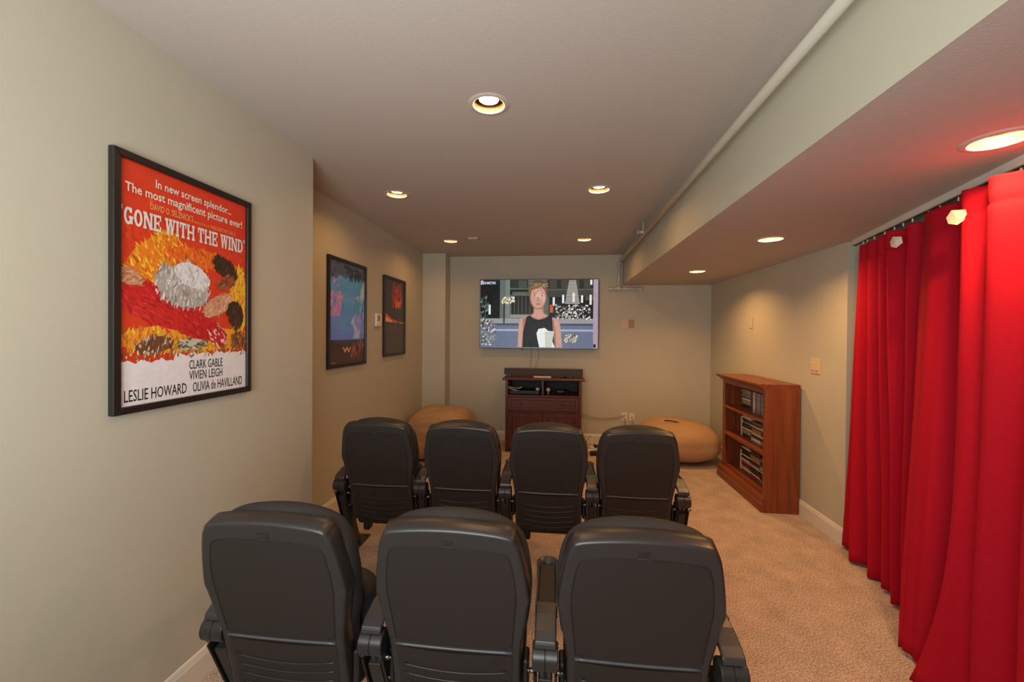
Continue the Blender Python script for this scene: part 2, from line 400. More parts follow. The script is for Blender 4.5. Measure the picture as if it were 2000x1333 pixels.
def clip(pts, W, H):
    for ax, lim, sg in ((0, 0, 1), (0, W, -1), (1, 0, 1), (1, H, -1)):
        out = []
        for i in range(len(pts)):
            a, b = pts[i-1], pts[i]; da, db = sg*(a[ax]-lim), sg*(b[ax]-lim)
            if (da >= 0) != (db >= 0):
                f = da/(da-db); out.append((a[0]+(b[0]-a[0])*f, a[1]+(b[1]-a[1])*f))
            if db >= 0: out.append(b)
        pts = out
        if not pts: break
    return pts
class Pic:
    """flat print: polygons in picture units (u right, v up, metres), stacked a hair apart"""
    def __init__(s, o, ud, vd, W, H):
        s.W, s.H = W, H; s.o = Vector(o); s.u = Vector(ud); s.v = Vector(vd); s.n = s.u.cross(s.v); s.mb = MB(); s.k = 0
    def P(s, p, e): return s.o + s.u*p[0] + s.v*p[1] + s.n*e
    def poly(s, pts, c):
        pts = clip(list(pts), s.W, s.H)
        if len(pts) < 3: return
        s.k += 1; e = s.k*1e-6
        s.mb.add([s.P(p, e) for p in pts], [tuple(range(len(pts)))], False, c)
    def mesh(s, vf, c):
        s.k += 1; e = s.k*1e-6+2e-4
        s.mb.add([s.P(p, e) for p in vf[0]], vf[1], False, c)
    def rect(s, a, b, c, d, col): s.poly([(a, b), (c, b), (c, d), (a, d)], col)
    def blob(s, cx, cy, rx, ry, col, jag=0.12, n=26, rot=0.0):
        pts = []
        for k in range(n):
            q = 2*PI*k/n; r = 1+rnd.uniform(-jag, jag); x = rx*r*math.cos(q); y = ry*r*math.sin(q)
            pts.append((cx+x*math.cos(rot)-y*math.sin(rot), cy+x*math.sin(rot)+y*math.cos(rot)))
        s.poly(pts, col)
    def stroke(s, x, y, ang, L, wd, col):
        c, sn = math.cos(ang), math.sin(ang); pts = []
        for a, b in ((0, 0), (.25, .5), (.6, .42), (1, 0), (.65, -.45), (.2, -.5)):
            a2, b2 = a*L, b*wd; pts.append((x+a2*c-b2*sn, y+a2*sn+b2*c))
        s.poly(pts, col)
    def strokes(s, n, x0, y0, x1, y1, ang, L, wd, cols):
        for _ in range(n):
            s.stroke(rnd.uniform(x0, x1), rnd.uniform(y0, y1), ang+rnd.uniform(-.35, .35), L*rnd.uniform(.5, 1.3), wd*rnd.uniform(.5, 1.4), rnd.choice(cols))
    def done(s, name, m, parent):
        o = s.mb.build(name, m, parent, recalc=False); return o

def frame(parent, x, y0, y1, z0, z1, fwid=0.026, dep=0.024):
    """four mitred bars on a wall facing +X"""
    A = [(y0, z0), (y1, z0), (y1, z1), (y0, z1)]; B = [(y0+fwid, z0+fwid), (y1-fwid, z0+fwid), (y1-fwid, z1-fwid), (y0+fwid, z1-fwid)]
    mb = MB()
    for i in range(4):
        j = (i+1) % 4; q = [A[i], A[j], B[j], B[i]]
        vs = [(x, *p) for p in q]+[(x+dep, *p) for p in q]
        mb.add(vs, [(0,1,2,3), (7,6,5,4), (0,1,5,4), (1,2,6,5), (2,3,7,6), (3,0,4,7)])
    bevel(mb.build('frame', M_frame, parent), 0.003)
    MB().box(x, y0+0.01, z0+0.01, x+0.008, y1-0.01, z1-0.01).build('backing_board', M_black, parent)

def col(r, g, b): return rgb(r, g, b)
# ---- large print on the near wall (abstract picture, same lettering)
y0, y1, z0, z1 = 1.263, 1.905, 1.205, 2.128
t = thing('framed_poster', 'large black framed poster with red and orange print and white slab lettering', 'poster', (XL, (y0+y1)/2, z0))
def rel(o): return o
base = t.location.copy()
grp = bpy.data.objects
FX = 0.0
frame(t, 0.0, y0-base.y, y1-base.y, 0, z1-z0)
W_, H_ = (y1-y0)-0.05, (z1-z0)-0.05
p = Pic((0.0105, y0-base.y+0.025, 0.025), (0, 1, 0), (0, 0, 1), W_, H_)
p.rect(0, 0, W_, H_, col(222, 58, 28))
# loose brush strokes over broad tone masses, an abstract of flame, cloth and earth colours
MASS = [  # centre u, v, radii, rotation, stroke angle, colours
 (.5, .62, .9, .2, 0, 2.0, [(222, 60, 28), (226, 76, 26), (214, 50, 26)]),
 (.2, .60, .30, .09, .9, 2.1, [(238, 130, 30), (246, 190, 44), (226, 84, 26), (250, 210, 60)]),
 (.55, .66, .25, .05, 0, 2.0, [(232, 104, 28), (222, 64, 28), (238, 140, 40)]),
 (.93, .47, .10, .2, 0, 1.4, [(246, 196, 48), (236, 140, 34), (250, 214, 70), (226, 96, 30)]),
 (.5, .27, .6, .07, 0, 1.6, [(240, 160, 44), (228, 110, 32), (248, 196, 60), (190, 110, 44)]),
 (.22, .42, .36, .085, -.42, 2.55, [(206, 30, 36), (224, 52, 48), (178, 20, 30), (214, 40, 40)]),
 (.56, .33, .24, .07, -.25, 2.3, [(204, 28, 34), (222, 48, 44), (170, 20, 28)]),
 (.43, .51, .235, .10, -.25, 1.35, [(178, 172, 164), (214, 212, 212), (150, 142, 132), (230, 228, 228), (196, 192, 190)]),
 (.50, .57, .16, .06, -.3, 1.5, [(232, 232, 234), (216, 216, 220), (198, 196, 196)]),
 (.79, .635, .135, .05, -.5, 1.0, [(54, 34, 26), (40, 26, 22), (92, 52, 34)]),
 (.80, .56, .10, .038, .4, .8, [(150, 80, 48), (120, 60, 38), (176, 104, 64)]),
 (.72, .44, .15, .05, .5, .7, [(214, 158, 122), (196, 130, 96), (226, 176, 144)]),
 (.89, .40, .085, .08, .2, 1.2, [(60, 36, 28), (44, 28, 24), (96, 56, 36)]),
 (.72, .285, .10, .05, -.9, 2.2, [(206, 30, 36), (228, 200, 190), (178, 22, 30)]),
 (.07, .53, .09, .032, -.4, .4, [(216, 164, 124), (196, 132, 96)]),
 (.22, .245, .14, .04, .2, 1.5, [(112, 66, 40), (140, 90, 56), (200, 190, 180), (90, 60, 44)]),
 (.50, .245, .13, .03, 0, .2, [(206, 196, 180), (120, 120, 70), (160, 150, 120), (88, 96, 56)]),
 (.92, .26, .08, .05, 0, 1.5, [(120, 70, 40), (200, 120, 44), (90, 56, 36)])]
for (cu_, cv_, ru_, rv_, ro_, an_, cs_) in MASS:
    area_ = ru_*W_*rv_*H_*PI; nst = int(min(420, 26+area_/0.00022))
    p.blob(cu_*W_, cv_*H_, ru_*W_*.9, rv_*H_*.9, col(*cs_[0]), .05, 30, ro_)
    for _ in range(nst):
        rr = math.sqrt(rnd.random())*.98; q_ = rnd.uniform(0, 2*PI); a_ = rr*math.cos(q_)*ru_*W_; b_ = rr*math.sin(q_)*rv_*H_
        x_ = cu_*W_+a_*math.cos(ro_)-b_*math.sin(ro_); y_ = cv_*H_+a_*math.sin(ro_)+b_*math.cos(ro_)
        c_ = rnd.choice(cs_); v_ = rnd.uniform(.9, 1.08)
        L_ = rnd.uniform(.014, .04); an2 = an_+rnd.uniform(-.5, .5)
        p.stroke(x_-L_*.5*math.cos(an2), y_-L_*.5*math.sin(an2), an2, L_, rnd.uniform(.004, .010), col(*[min(255, k_*v_) for k_ in c_]))
edge = [(0, 0), (W_, 0), (W_, H_*.205)]
for i in range(60, -1, -1): edge.append((W_*i/60, H_*(.196+.006*math.sin(i*.9)+rnd.uniform(-.006, .006)+(-.016 if i < 22 else .004))))
p.poly(edge, col(236, 232, 234))
p.strokes(60, 0, H_*.175, W_, H_*.212, 1.2, .022, .007, [col(200, 130, 60), col(216, 190, 160), col(150, 96, 60), col(226, 214, 200), col(120, 110, 60)])
p.done('print', M_print, t)
q = Pic((0.0135, y0-base.y+0.025, 0.025), (0, 1, 0), (0, 0, 1), W_, H_)
CR = col(238, 224, 208)
q.mesh(text2d('In new screen splendor...', W_*.225, H_*.925, .030, W_*.62, .018), CR)
q.mesh(text2d('The most magnificent picture ever!', W_*.035, H_*.872, .032, W_*.92, .018), CR)
q.mesh(text2d("DAVID O. SELZNICK'S", W_*.19, H_*.825, .024, W_*.31), col(236, 190, 120))
q.mesh(text2d('PRODUCTION OF', W_*.51, H_*.822, .010, W_*.13), col(236, 170, 100))
q.mesh(text2d("MARGARET MITCHELL'S", W_*.65, H_*.819, .016, W_*.24), col(236, 170, 100))
for pg in slab('"GONE WITH THE WIND"', W_*.005, H_*.737, .062, W_*.985): q.poly(pg, col(232, 224, 220))
q.done('headline_lettering', M_print, t)
q = Pic((0.0135, y0-base.y+0.025, 0.025), (0, 1, 0), (0, 0, 1), W_, H_)
BK = col(30, 26, 28)
q.mesh(text2d('CLARK GABLE', W_*.47, H_*.128, .037, W_*.29, .004), BK)
q.mesh(text2d('VIVIEN LEIGH', W_*.47, H_*.077, .037, W_*.29, .004), BK)
q.mesh(text2d('LESLIE HOWARD', W_*.03, H_*.018, .042, W_*.42, .004), BK)
q.mesh(text2d('OLIVIA de HAVILLAND', W_*.50, H_*.018, .040, W_*.46, .004), BK)
q.done('cast_lettering', M_print, t)

# ---- blue print and dark red print on the far left wall
def poster(label, y0, y1, z0, z1, draw):
    t = thing('framed_poster', label, 'poster', (XL2, (y0+y1)/2, z0)); yo = t.location.y
    frame(t, 0.0, y0-yo, y1-yo, 0, z1-z0)
    W, H = (y1-y0)-.044, (z1-z0)-.044
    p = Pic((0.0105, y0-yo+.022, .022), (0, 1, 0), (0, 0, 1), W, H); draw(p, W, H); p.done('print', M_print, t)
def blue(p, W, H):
    def col(r, g, b): return rgb(min(255, r*1.42), min(255, g*1.42), min(255, b*1.36))  # blues brightened to stand in for light reflecting off the print
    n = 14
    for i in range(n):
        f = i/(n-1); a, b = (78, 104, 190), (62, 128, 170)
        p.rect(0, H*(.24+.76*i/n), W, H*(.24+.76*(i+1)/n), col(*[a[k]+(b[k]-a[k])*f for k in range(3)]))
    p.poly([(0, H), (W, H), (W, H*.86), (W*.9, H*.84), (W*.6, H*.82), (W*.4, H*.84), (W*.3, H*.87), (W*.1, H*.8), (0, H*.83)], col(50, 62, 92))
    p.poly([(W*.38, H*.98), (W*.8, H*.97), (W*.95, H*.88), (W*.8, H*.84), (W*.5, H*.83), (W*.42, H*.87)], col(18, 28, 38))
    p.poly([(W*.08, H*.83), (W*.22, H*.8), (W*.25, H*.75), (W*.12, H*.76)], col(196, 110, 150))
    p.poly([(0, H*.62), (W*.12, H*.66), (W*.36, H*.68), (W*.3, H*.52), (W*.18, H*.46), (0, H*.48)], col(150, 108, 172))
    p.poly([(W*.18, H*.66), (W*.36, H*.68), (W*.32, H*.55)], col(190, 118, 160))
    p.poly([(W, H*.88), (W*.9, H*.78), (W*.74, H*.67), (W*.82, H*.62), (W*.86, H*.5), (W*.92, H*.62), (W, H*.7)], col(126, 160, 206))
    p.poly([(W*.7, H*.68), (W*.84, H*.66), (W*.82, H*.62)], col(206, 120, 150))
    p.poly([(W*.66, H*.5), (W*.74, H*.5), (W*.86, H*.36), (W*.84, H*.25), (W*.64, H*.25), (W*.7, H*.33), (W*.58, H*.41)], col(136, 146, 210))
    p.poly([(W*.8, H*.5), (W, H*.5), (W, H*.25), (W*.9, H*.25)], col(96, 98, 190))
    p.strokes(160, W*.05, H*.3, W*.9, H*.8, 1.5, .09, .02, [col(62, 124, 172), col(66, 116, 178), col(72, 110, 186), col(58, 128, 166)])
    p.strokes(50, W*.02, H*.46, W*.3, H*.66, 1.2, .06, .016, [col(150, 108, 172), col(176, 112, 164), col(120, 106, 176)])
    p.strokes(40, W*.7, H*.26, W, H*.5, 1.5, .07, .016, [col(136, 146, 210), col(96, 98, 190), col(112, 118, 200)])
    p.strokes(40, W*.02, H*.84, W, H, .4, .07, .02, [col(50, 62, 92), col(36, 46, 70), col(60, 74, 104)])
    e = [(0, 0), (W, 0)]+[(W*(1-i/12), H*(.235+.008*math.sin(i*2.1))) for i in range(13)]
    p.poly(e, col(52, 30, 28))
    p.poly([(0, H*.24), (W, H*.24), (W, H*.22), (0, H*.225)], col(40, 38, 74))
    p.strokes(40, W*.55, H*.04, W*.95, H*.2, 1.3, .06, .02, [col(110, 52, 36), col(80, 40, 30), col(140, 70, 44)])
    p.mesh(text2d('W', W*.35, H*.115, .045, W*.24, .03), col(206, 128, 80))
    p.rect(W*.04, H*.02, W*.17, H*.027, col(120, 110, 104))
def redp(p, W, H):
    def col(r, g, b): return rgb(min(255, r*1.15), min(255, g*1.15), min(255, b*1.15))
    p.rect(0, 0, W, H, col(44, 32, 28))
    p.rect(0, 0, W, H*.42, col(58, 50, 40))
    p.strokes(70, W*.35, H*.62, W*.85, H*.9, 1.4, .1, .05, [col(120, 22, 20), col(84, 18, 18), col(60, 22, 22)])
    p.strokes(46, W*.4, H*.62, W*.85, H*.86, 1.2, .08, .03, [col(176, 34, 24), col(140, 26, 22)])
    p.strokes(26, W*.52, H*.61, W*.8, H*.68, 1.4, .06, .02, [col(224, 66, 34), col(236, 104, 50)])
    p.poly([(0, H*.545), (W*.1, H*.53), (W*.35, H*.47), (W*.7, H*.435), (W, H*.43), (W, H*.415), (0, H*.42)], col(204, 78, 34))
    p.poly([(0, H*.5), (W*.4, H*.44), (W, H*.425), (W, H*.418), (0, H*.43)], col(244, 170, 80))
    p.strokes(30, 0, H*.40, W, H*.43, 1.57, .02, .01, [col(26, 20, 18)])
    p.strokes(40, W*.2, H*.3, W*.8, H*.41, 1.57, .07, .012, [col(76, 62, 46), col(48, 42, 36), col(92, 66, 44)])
poster('black framed poster with a blue print on the recessed left wall', 3.147, 3.812, 1.20, 2.12, blue)
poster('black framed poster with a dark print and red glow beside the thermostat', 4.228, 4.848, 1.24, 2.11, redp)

# ------------------------------------------------------------------ television
t = thing('television', 'large flat television on the back wall showing a street scene', 'television', (-0.25, YB, 1.29))
MB().box(-0.35, -0.05, 0.25, 0.35, 0, 0.75).build('wall_bracket', M_black, t)
mb = MB().box(-0.815, -0.09, 0.0, 0.815, -0.05, 0.955, 0.006); mb.build('housing', M_tvframe, t)
W, H = 1.606, 0.934; p = Pic((-0.803, -0.0905, 0.012), (1, 0, 0), (0, 0, 1), W, H)
def fx(x): return (x-205)/1215*W          # layout measured on the screen itself
def fy(y): return (938-y)/692*H
def R(a, b, c, d, *k): p.rect(fx(a), fy(d), fx(c), fy(b), col(*k))
R(205, 246, 1420, 938, 92, 98, 92)
R(205, 246, 415, 640, 12, 16, 20); R(205, 246, 415, 292, 26, 32, 48)
R(410, 246, 470, 680, 100, 110, 104); R(470, 246, 515, 640, 122, 132, 124)
R(515, 246, 705, 330, 46, 54, 50); R(605, 255, 690, 325, 78, 76, 70); R(515, 330, 705, 345, 92, 104, 98)
R(515, 345, 705, 400, 30, 38, 34); R(540, 370, 700, 410, 98, 100, 96); R(530, 410, 770, 600, 36, 38, 36)
for k_ in range(5): R(560+40*k_, 415, 566+40*k_, 600, 96, 92, 82)
R(520, 600, 780, 635, 150, 146, 136); R(900, 246, 1375, 345, 44, 48, 42); R(900, 340, 1375, 352, 90, 96, 88)
R(900, 352, 1375, 420, 66, 66, 62); R(920, 420, 1375, 660, 30, 30, 32); R(1290, 420, 1375, 455, 96, 74, 44)
for k_ in range(4): R(930+115*k_, 250, 1000+115*k_, 335, 70, 70, 60)
R(205, 640, 1420, 705, 156, 156, 160); R(205, 690, 1420, 712, 78, 82, 96)
R(205, 712, 1420, 938, 108, 118, 142); R(330, 750, 1375, 768, 176, 182, 200); R(330, 766, 1375, 774, 130, 138, 160)
SIL = [col(214, 212, 206), col(120, 116, 112), col(160, 156, 150), col(70, 68, 66), col(236, 234, 228)]
p.strokes(120, fx(205), fy(925), fx(345), fy(660), .8, .04, .02, SIL[:4])
p.strokes(40, fx(205), fy(650), fx(275), fy(440), 1.2, .05, .02, [col(86, 104, 104), col(52, 66, 68), col(120, 136, 132)])
p.strokes(36, fx(425), fy(490), fx(550), fy(430), .6, .035, .025, [col(220, 212, 196), col(196, 168, 110), col(240, 236, 224)])
R(447, 490, 462, 690, 40, 48, 46)
p.strokes(60, fx(1075), fy(885), fx(1205), fy(810), .7, .03, .02, [col(196, 186, 150), col(110, 90, 60), col(232, 226, 204)])
for k_ in range(16):                       # a tapering rack of bright rings
    yy = 255+15*k_; ww = 36+2.6*k_
    R(1160-ww, yy, 1160+ww, yy+8, 206, 200, 190); R(1160-ww, yy+8, 1160+ww, yy+14, 74, 66, 60)
p.strokes(200, fx(985), fy(655), fx(1340), fy(510), .9, .03, .018, SIL)
for a, b, c in ((970, 425, 510), (1066, 400, 485), (1173, 380, 475), (1258, 405, 480), (1345, 400, 500), (1350, 250, 300), (302, 500, 600)):
    R(a-11, b, a+11, c, 232, 234, 236)
R(930, 500, 965, 580, 196, 92, 48)
# plain figure in a dark sleeveless top
SK, SK2, SK3 = col(206, 156, 138), col(170, 116, 98), col(222, 178, 160)
def PG(c, *pts): p.poly([(fx(a), fy(b)) for a, b in pts], c)
def E(cx, cy, rx, ry, c, n=28): p.poly([(fx(cx+rx*math.cos(2*PI*k/n)), fy(cy+ry*math.sin(2*PI*k/n))) for k in range(n)], c)
E(806, 350, 102, 100, col(98, 74, 50))
PG(SK2, (762, 490), (866, 490), (872, 580), (930, 620), (815, 660), (715, 620), (760, 580))
PG(SK, (775, 540), (850, 545), (862, 590), (905, 618), (815, 645), (735, 615), (768, 592))
E(808, 425, 84, 124, SK2); E(810, 420, 78, 116, SK); E(828, 440, 48, 74, SK3); E(812, 480, 52, 56, SK)
for ex in (772, 850):
    E(ex, 408, 17, 7, col(226, 206, 196)); E(ex, 408, 8, 7, col(58, 44, 40)); PG(col(92, 66, 50), (ex-22, 388), (ex, 381), (ex+22, 388), (ex, 386))
PG(SK2, (806, 415), (796, 462), (828, 464), (814, 456)); PG(col(176, 88, 84), (782, 492), (812, 486), (842, 492), (812, 503))
PG(col(126, 98, 66), (705, 420), (712, 330), (760, 280), (830, 272), (890, 310), (906, 420), (890, 370), (858, 335), (800, 330), (748, 352), (722, 380))
p.strokes(40, fx(715), fy(335), fx(890), fy(285), .3, .05, .008, [col(168, 138, 96), col(104, 78, 52), col(190, 160, 116)])
PG(SK, (690, 625), (640, 635), (612, 680), (606, 780), (600, 932), (652, 932), (660, 780), (700, 700))
PG(SK2, (650, 640), (690, 632), (672, 760), (655, 932), (640, 932), (652, 760))
PG(SK, (950, 625), (1005, 640), (1035, 690), (1055, 880), (1060, 932), (1000, 932), (990, 880), (940, 700))
PG(SK2, (950, 640), (968, 650), (990, 760), (1000, 932), (985, 932), (965, 760))
PG(col(20, 24, 24), (690, 625), (724, 606), (760, 640), (815, 655), (880, 638), (925, 608), (955, 625), (962, 740), (985, 932), (650, 932), (655, 780))
p.strokes(14, fx(680), fy(900), fx(950), fy(690), 1.5, .1, .02, [col(30, 38, 36), col(14, 16, 16)])
PG(col(238, 240, 238), (795, 790), (815, 745), (880, 735), (915, 765), (975, 770), (960, 870), (985, 932), (825, 932), (805, 850))
PG(col(206, 206, 196), (880, 770), (970, 772), (955, 932), (885, 932))
p.rect(fx(1372), 0, fx(1420), H, col(178, 158, 172))
for k_ in range(1): p.rect(fx(1375), fy(930), fx(1400), fy(895), col(40, 36, 44))
p.mesh(text2d('B', fx(208), fy(292), .052, .045, .02), col(226, 228, 240))
p.mesh(text2d('EAMETMS', fx(245), fy(290), .036, fx(365)-fx(245), .02), col(214, 218, 232))
p.done('screen', M_screen, t)
MB().box(-0.235, -0.065, -0.02, -0.215, -0.055, 0.0).build('sensor', M_black, t)
for nm, lb, x, wv in (('cable', 'thin brown cable hanging straight down below the television', -0.352, 0.004), ('cable', 'thin brown cable curving down beside the straight one below the television', -0.266, 0.018)):
    pts = [(x+wv*math.sin(i*0.55)*1.4, 5.795, 1.30-i*0.035) for i in range(11)]
    tag(MB().tube(pts, 0.004, 6).build(nm, M_bag, None), lb, 'cable')

# ------------------------------------------------------------------ wall plates
def plate(name, label, cat, loc, face, wd, ht, m, kind):
    """face: 'x+','x-','y-' = direction the plate looks"""
    rz = {'y-': 0, 'x+': PI/2, 'x-': -PI/2}[face]
    t = thing(name, label, cat, loc, rz)
    bevel(MB().box(-wd/2, -0.007, -ht/2, wd/2, 0, ht/2).build('cover_plate', m, t), 0.003)
    if kind == 'rocker2':
        for s in (-1, 1):
            bevel(MB().box(s*0.027-0.017, -0.011, -0.034, s*0.027+0.017, -0.006, 0.034).build('rocker', m, t), 0.002)
            MB().box(s*0.027-0.014, -0.0125, -0.036, s*0.027+0.014, -0.006, -0.030).build('rocker_gap', M_tanplate, t)
    if kind == 'rocker':
        bevel(MB().box(-0.017, -0.011, -0.034, 0.017, -0.006, 0.034).build('rocker', m, t), 0.002)
    if kind == 'outlet':
        for s in (-1, 1):
            o = MB().lathe([(0, 0.003), (0.016, 0.002), (0.017, 0)], n=16).xform(Matrix.Translation((0, -0.007, s*0.02)) @ Matrix.Rotation(PI/2, 4, 'X')).build('receptacle', m, t)
            MB().box(-0.007, -0.0115, s*0.02-0.003, -0.005, -0.008, s*0.02+0.007).box(0.005, -0.0115, s*0.02-0.003, 0.007, -0.008, s*0.02+0.007).build('slot', M_screwd, o)
    if kind == 'jack':
        MB().tube([(0, -0.006, 0), (0, -0.018, 0)], 0.006, 10).build('jack', M_screwd, t)
    if kind == 'blank':
        for s in (-1, 1): MB().tube([(0, -0.006, s*0.042), (0, -0.009, s*0.042)], 0.004, 8).build('screw', M_tanplate, t)
    return t
plate('light_switch', 'ivory double rocker light switch on right wall above the bookcase', 'switch', (XR, 3.545, 1.257), 'x-', 0.116, 0.118, M_ivory, 'rocker2')
plate('wall_plate', 'small tan cover plate on the right wall near the far corner', 'wall plate', (XR, 4.652, 1.63), 'x-', 0.075, 0.118, M_wall, 'blank')
plate('wall_plate', 'light tan wall plate right of the television, left of a matching pair', 'wall plate', (0.92, YB, 1.64), 'y-', 0.078, 0.115, M_ivory, 'rocker')
plate('wall_plate', 'darker tan wall plate right of the television, right of a pair', 'wall plate', (1.012, YB, 1.64), 'y-', 0.072, 0.112, M_tanplate, 'blank')
plate('power_outlet', 'white wall outlet with two cords plugged in right of the console', 'outlet', (0.929, YB, 0.375), 'y-', 0.076, 0.115, M_white, 'outlet')
plate('cable_outlet', 'white wall plate with a dark socket beside the power outlet', 'outlet', (1.027, YB, 0.370), 'y-', 0.068, 0.105, M_white, 'jack')
th = thing('thermostat', 'white thermostat on the left wall between the two posters', 'thermostat', (XL2, 4.10, 1.625), PI/2)
bevel(MB().box(-0.062, -0.022, -0.066, 0.062, 0, 0.066).build('body', M_white, th), 0.006)
MB().box(-0.04, -0.0235, -0.01, 0.02, -0.021, 0.045).build('display', M_tanplate, th)
bevel(MB().box(0.03, -0.026, -0.03, 0.05, -0.02, 0.03).build('lever', M_white, th), 0.002)
plate('wall_plate', 'tan wall plate tucked between the thermostat and the dark red poster', 'wall plate', (XL2, 4.195, 1.625), 'x+', 0.05, 0.11, M_tanplate, 'blank')

def wob(a, b, sag, n=14, j=0.004):
    a, b = Vector(a), Vector(b); r = []
    for i in range(n+1):
        f = i/n; q = a.lerp(b, f); q.z -= sag*math.sin(PI*f); q.x += rnd.uniform(-j, j)*math.sin(PI*f); q.z += rnd.uniform(-j, j)*math.sin(PI*f); r.append(q)
    return r
tag(MB().tube(wob((0.34, 5.785, 0.41), (0.93, 5.79, 0.395), 0.06), 0.006, 8).build('cable', M_tanplate), 'tan cord sagging from the console to the wall outlet', 'cord')
tag(MB().tube([(0.935, 5.79, 0.355), (0.937, 5.775, 0.34), (0.935, 5.785, 0.2), (0.90, 5.77, 0.1), (0.75, 5.68, 0.03), (0.62, 5.6, 0.012), (0.52, 5.5, 0.05)], 0.006, 8).build('cable', M_tanplate), 'tan cord dropping straight down from the power outlet', 'cord')
tag(MB().tube([(1.027, 5.795, 0.37), (1.035, 5.78, 0.34), (1.06, 5.79, 0.24), (1.07, 5.79, 0.1), (1.0, 5.76, 0.02)], 0.004, 8).build('cable', M_tanplate), 'thin cable hanging from the wall plate with a dark socket', 'cable')

# power strip and loose plugs behind the chairs
t = thing('power_strip', 'white power strip with plugs on the carpet beside the console', 'power strip', (0.50, 5.42, 0.0), 0.95)
bevel(MB().box(-0.16, -0.028, 0.002, 0.16, 0.028, 0.04).build('body', M_white, t), 0.006)
for i, mm in enumerate((M_white, M_black, M_white)):
    bevel(MB().box(-0.10+i*0.085, -0.022, 0.04, -0.05+i*0.085, 0.022, 0.075).build('plug', mm, t), 0.005)
for i, (a, b, c) in enumerate((((0.46, 5.38, .07), (0.50, 5.7, .22), (0.42, 5.78, .02)), ((0.52, 5.46, .07), (0.63, 5.74, .14), (0.8, 5.7, .015)), ((0.55, 5.5, .06), (0.58, 5.72, .05), (0.9, 5.74, .012)))):
    P_ = [Vector(a)*(1-f)**2+Vector(b)*2*f*(1-f)+Vector(c)*f*f for f in [k/12 for k in range(13)]]
    tag(MB().tube(P_, 0.005, 7).build('cord', M_white), ['white cord looping up against the wall from the power strip', 'white cord crossing the baseboard right of the power strip', 'white cord lying along the foot of the back wall'][i], 'cord')
t = thing('power_adapter', 'black power adapter on the carpet in front of the power strip', 'adapter', (0.47, 5.22, 0.0), 0.3)
bevel(MB().box(-0.045, -0.03, 0, 0.045, 0.03, 0.05).build('body', M_black, t), 0.006)
MB().tube([(0.045, 0, 0.025), (0.09, 0.02, 0.01), (0.13, 0.1, 0.006)], 0.004, 7).build('lead', M_black, t)

# ------------------------------------------------------------------ media console
t = thing('media_console', 'dark cherry wood media console with open shelves under the television', 'cabinet', (-0.16, 5.46, 0))
X0, X1, F, B_ = -0.475, 0.475, -0.24, 0.24         # local
for s in (X0, X1-0.035):
    bevel(MB().box(s, F, 0, s+0.035, B_, 0.91).build('side_panel', M_cherryv, t), 0.003)
top = MB(); pr = [(-0.505, 0.912), (-0.515, 0.922), (-0.505, 0.936), (0.505, 0.936), (0.515, 0.922), (0.505, 0.912)]
vs = []
for y, d in ((F-0.022, 0.0), (F-0.03, 0.006), (F-0.02, 0.014)): pass
top.box(-0.515, F-0.035, 0.912, 0.515, B_+0.005, 0.938, 0.009); top.build('top', M_cherry, t)
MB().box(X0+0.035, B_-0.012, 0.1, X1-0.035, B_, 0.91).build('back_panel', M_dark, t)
bevel(MB().box(-0.018, F+0.004, 0.725, 0.006, B_-0.012, 0.91).build('divider', M_cherryv, t), 0.002)
for z in (0.70, 0.505, 0.10):
    bevel(MB().box(X0+0.035, F+0.004, z, X1-0.035, B_-0.012, z+0.022).build('shelf', M_cherry, t), 0.002)
bevel(MB().box(X0+0.035, F+0.006, 0.035, X1-0.035, F+0.03, 0.10).build('toe_rail', M_cherry, t), 0.003)
def panel_front(name, x0, x1, z0, z1, fr, m1, m2):
    o = None; mb = MB(); y = F-0.014
    A = [(x0, z0), (x1, z0), (x1, z1), (x0, z1)]; Bq = [(x0+fr, z0+fr), (x1-fr, z0+fr), (x1-fr, z1-fr), (x0+fr, z1-fr)]
    mb.box(x0, F, z0, x1, F+0.006, z1)
    for i in range(4):
        j = (i+1) % 4; q = [A[i], A[j], Bq[j], Bq[i]]
        vs = [(a, y, b) for a, b in q]+[(a, F+0.004, b) for a, b in q]
        mb.add(vs, [(0,1,2,3), (7,6,5,4), (0,1,5,4), (1,2,6,5), (2,3,7,6), (3,0,4,7)])
    o = bevel(mb.build(name, m1, t), 0.002)
    bevel(MB().box(x0+fr+0.001, F-0.005, z0+fr+0.001, x1-fr-0.001, F+0.002, z1-fr-0.001).build('inset_panel', m2, o), 0.004)
    return o
def knob(par, x, z):
    MB().lathe([(0.0, 0.026), (0.008, 0.025), (0.012, 0.019), (0.010, 0.012), (0.005, 0.008), (0.006, 0.0)], n=14).xform(Matrix.Translation((x, F-0.005, z)) @ Matrix.Rotation(PI/2, 4, 'X')).build('knob', M_black, par)
d = panel_front('drawer', X0+0.038, X1-0.038, 0.533, 0.697, 0.033, M_cherry, M_cherry)
knob(d, -0.265, 0.617); knob(d, 0.245, 0.619)
d = panel_front('door', X0+0.038, -0.008, 0.125, 0.503, 0.05, M_cherryv, M_cherryv); knob(d, -0.035, 0.33)
d = panel_front('door', -0.004, X1-0.038, 0.125, 0.503, 0.05, M_cherryv, M_cherryv); knob(d, 0.022, 0.33)
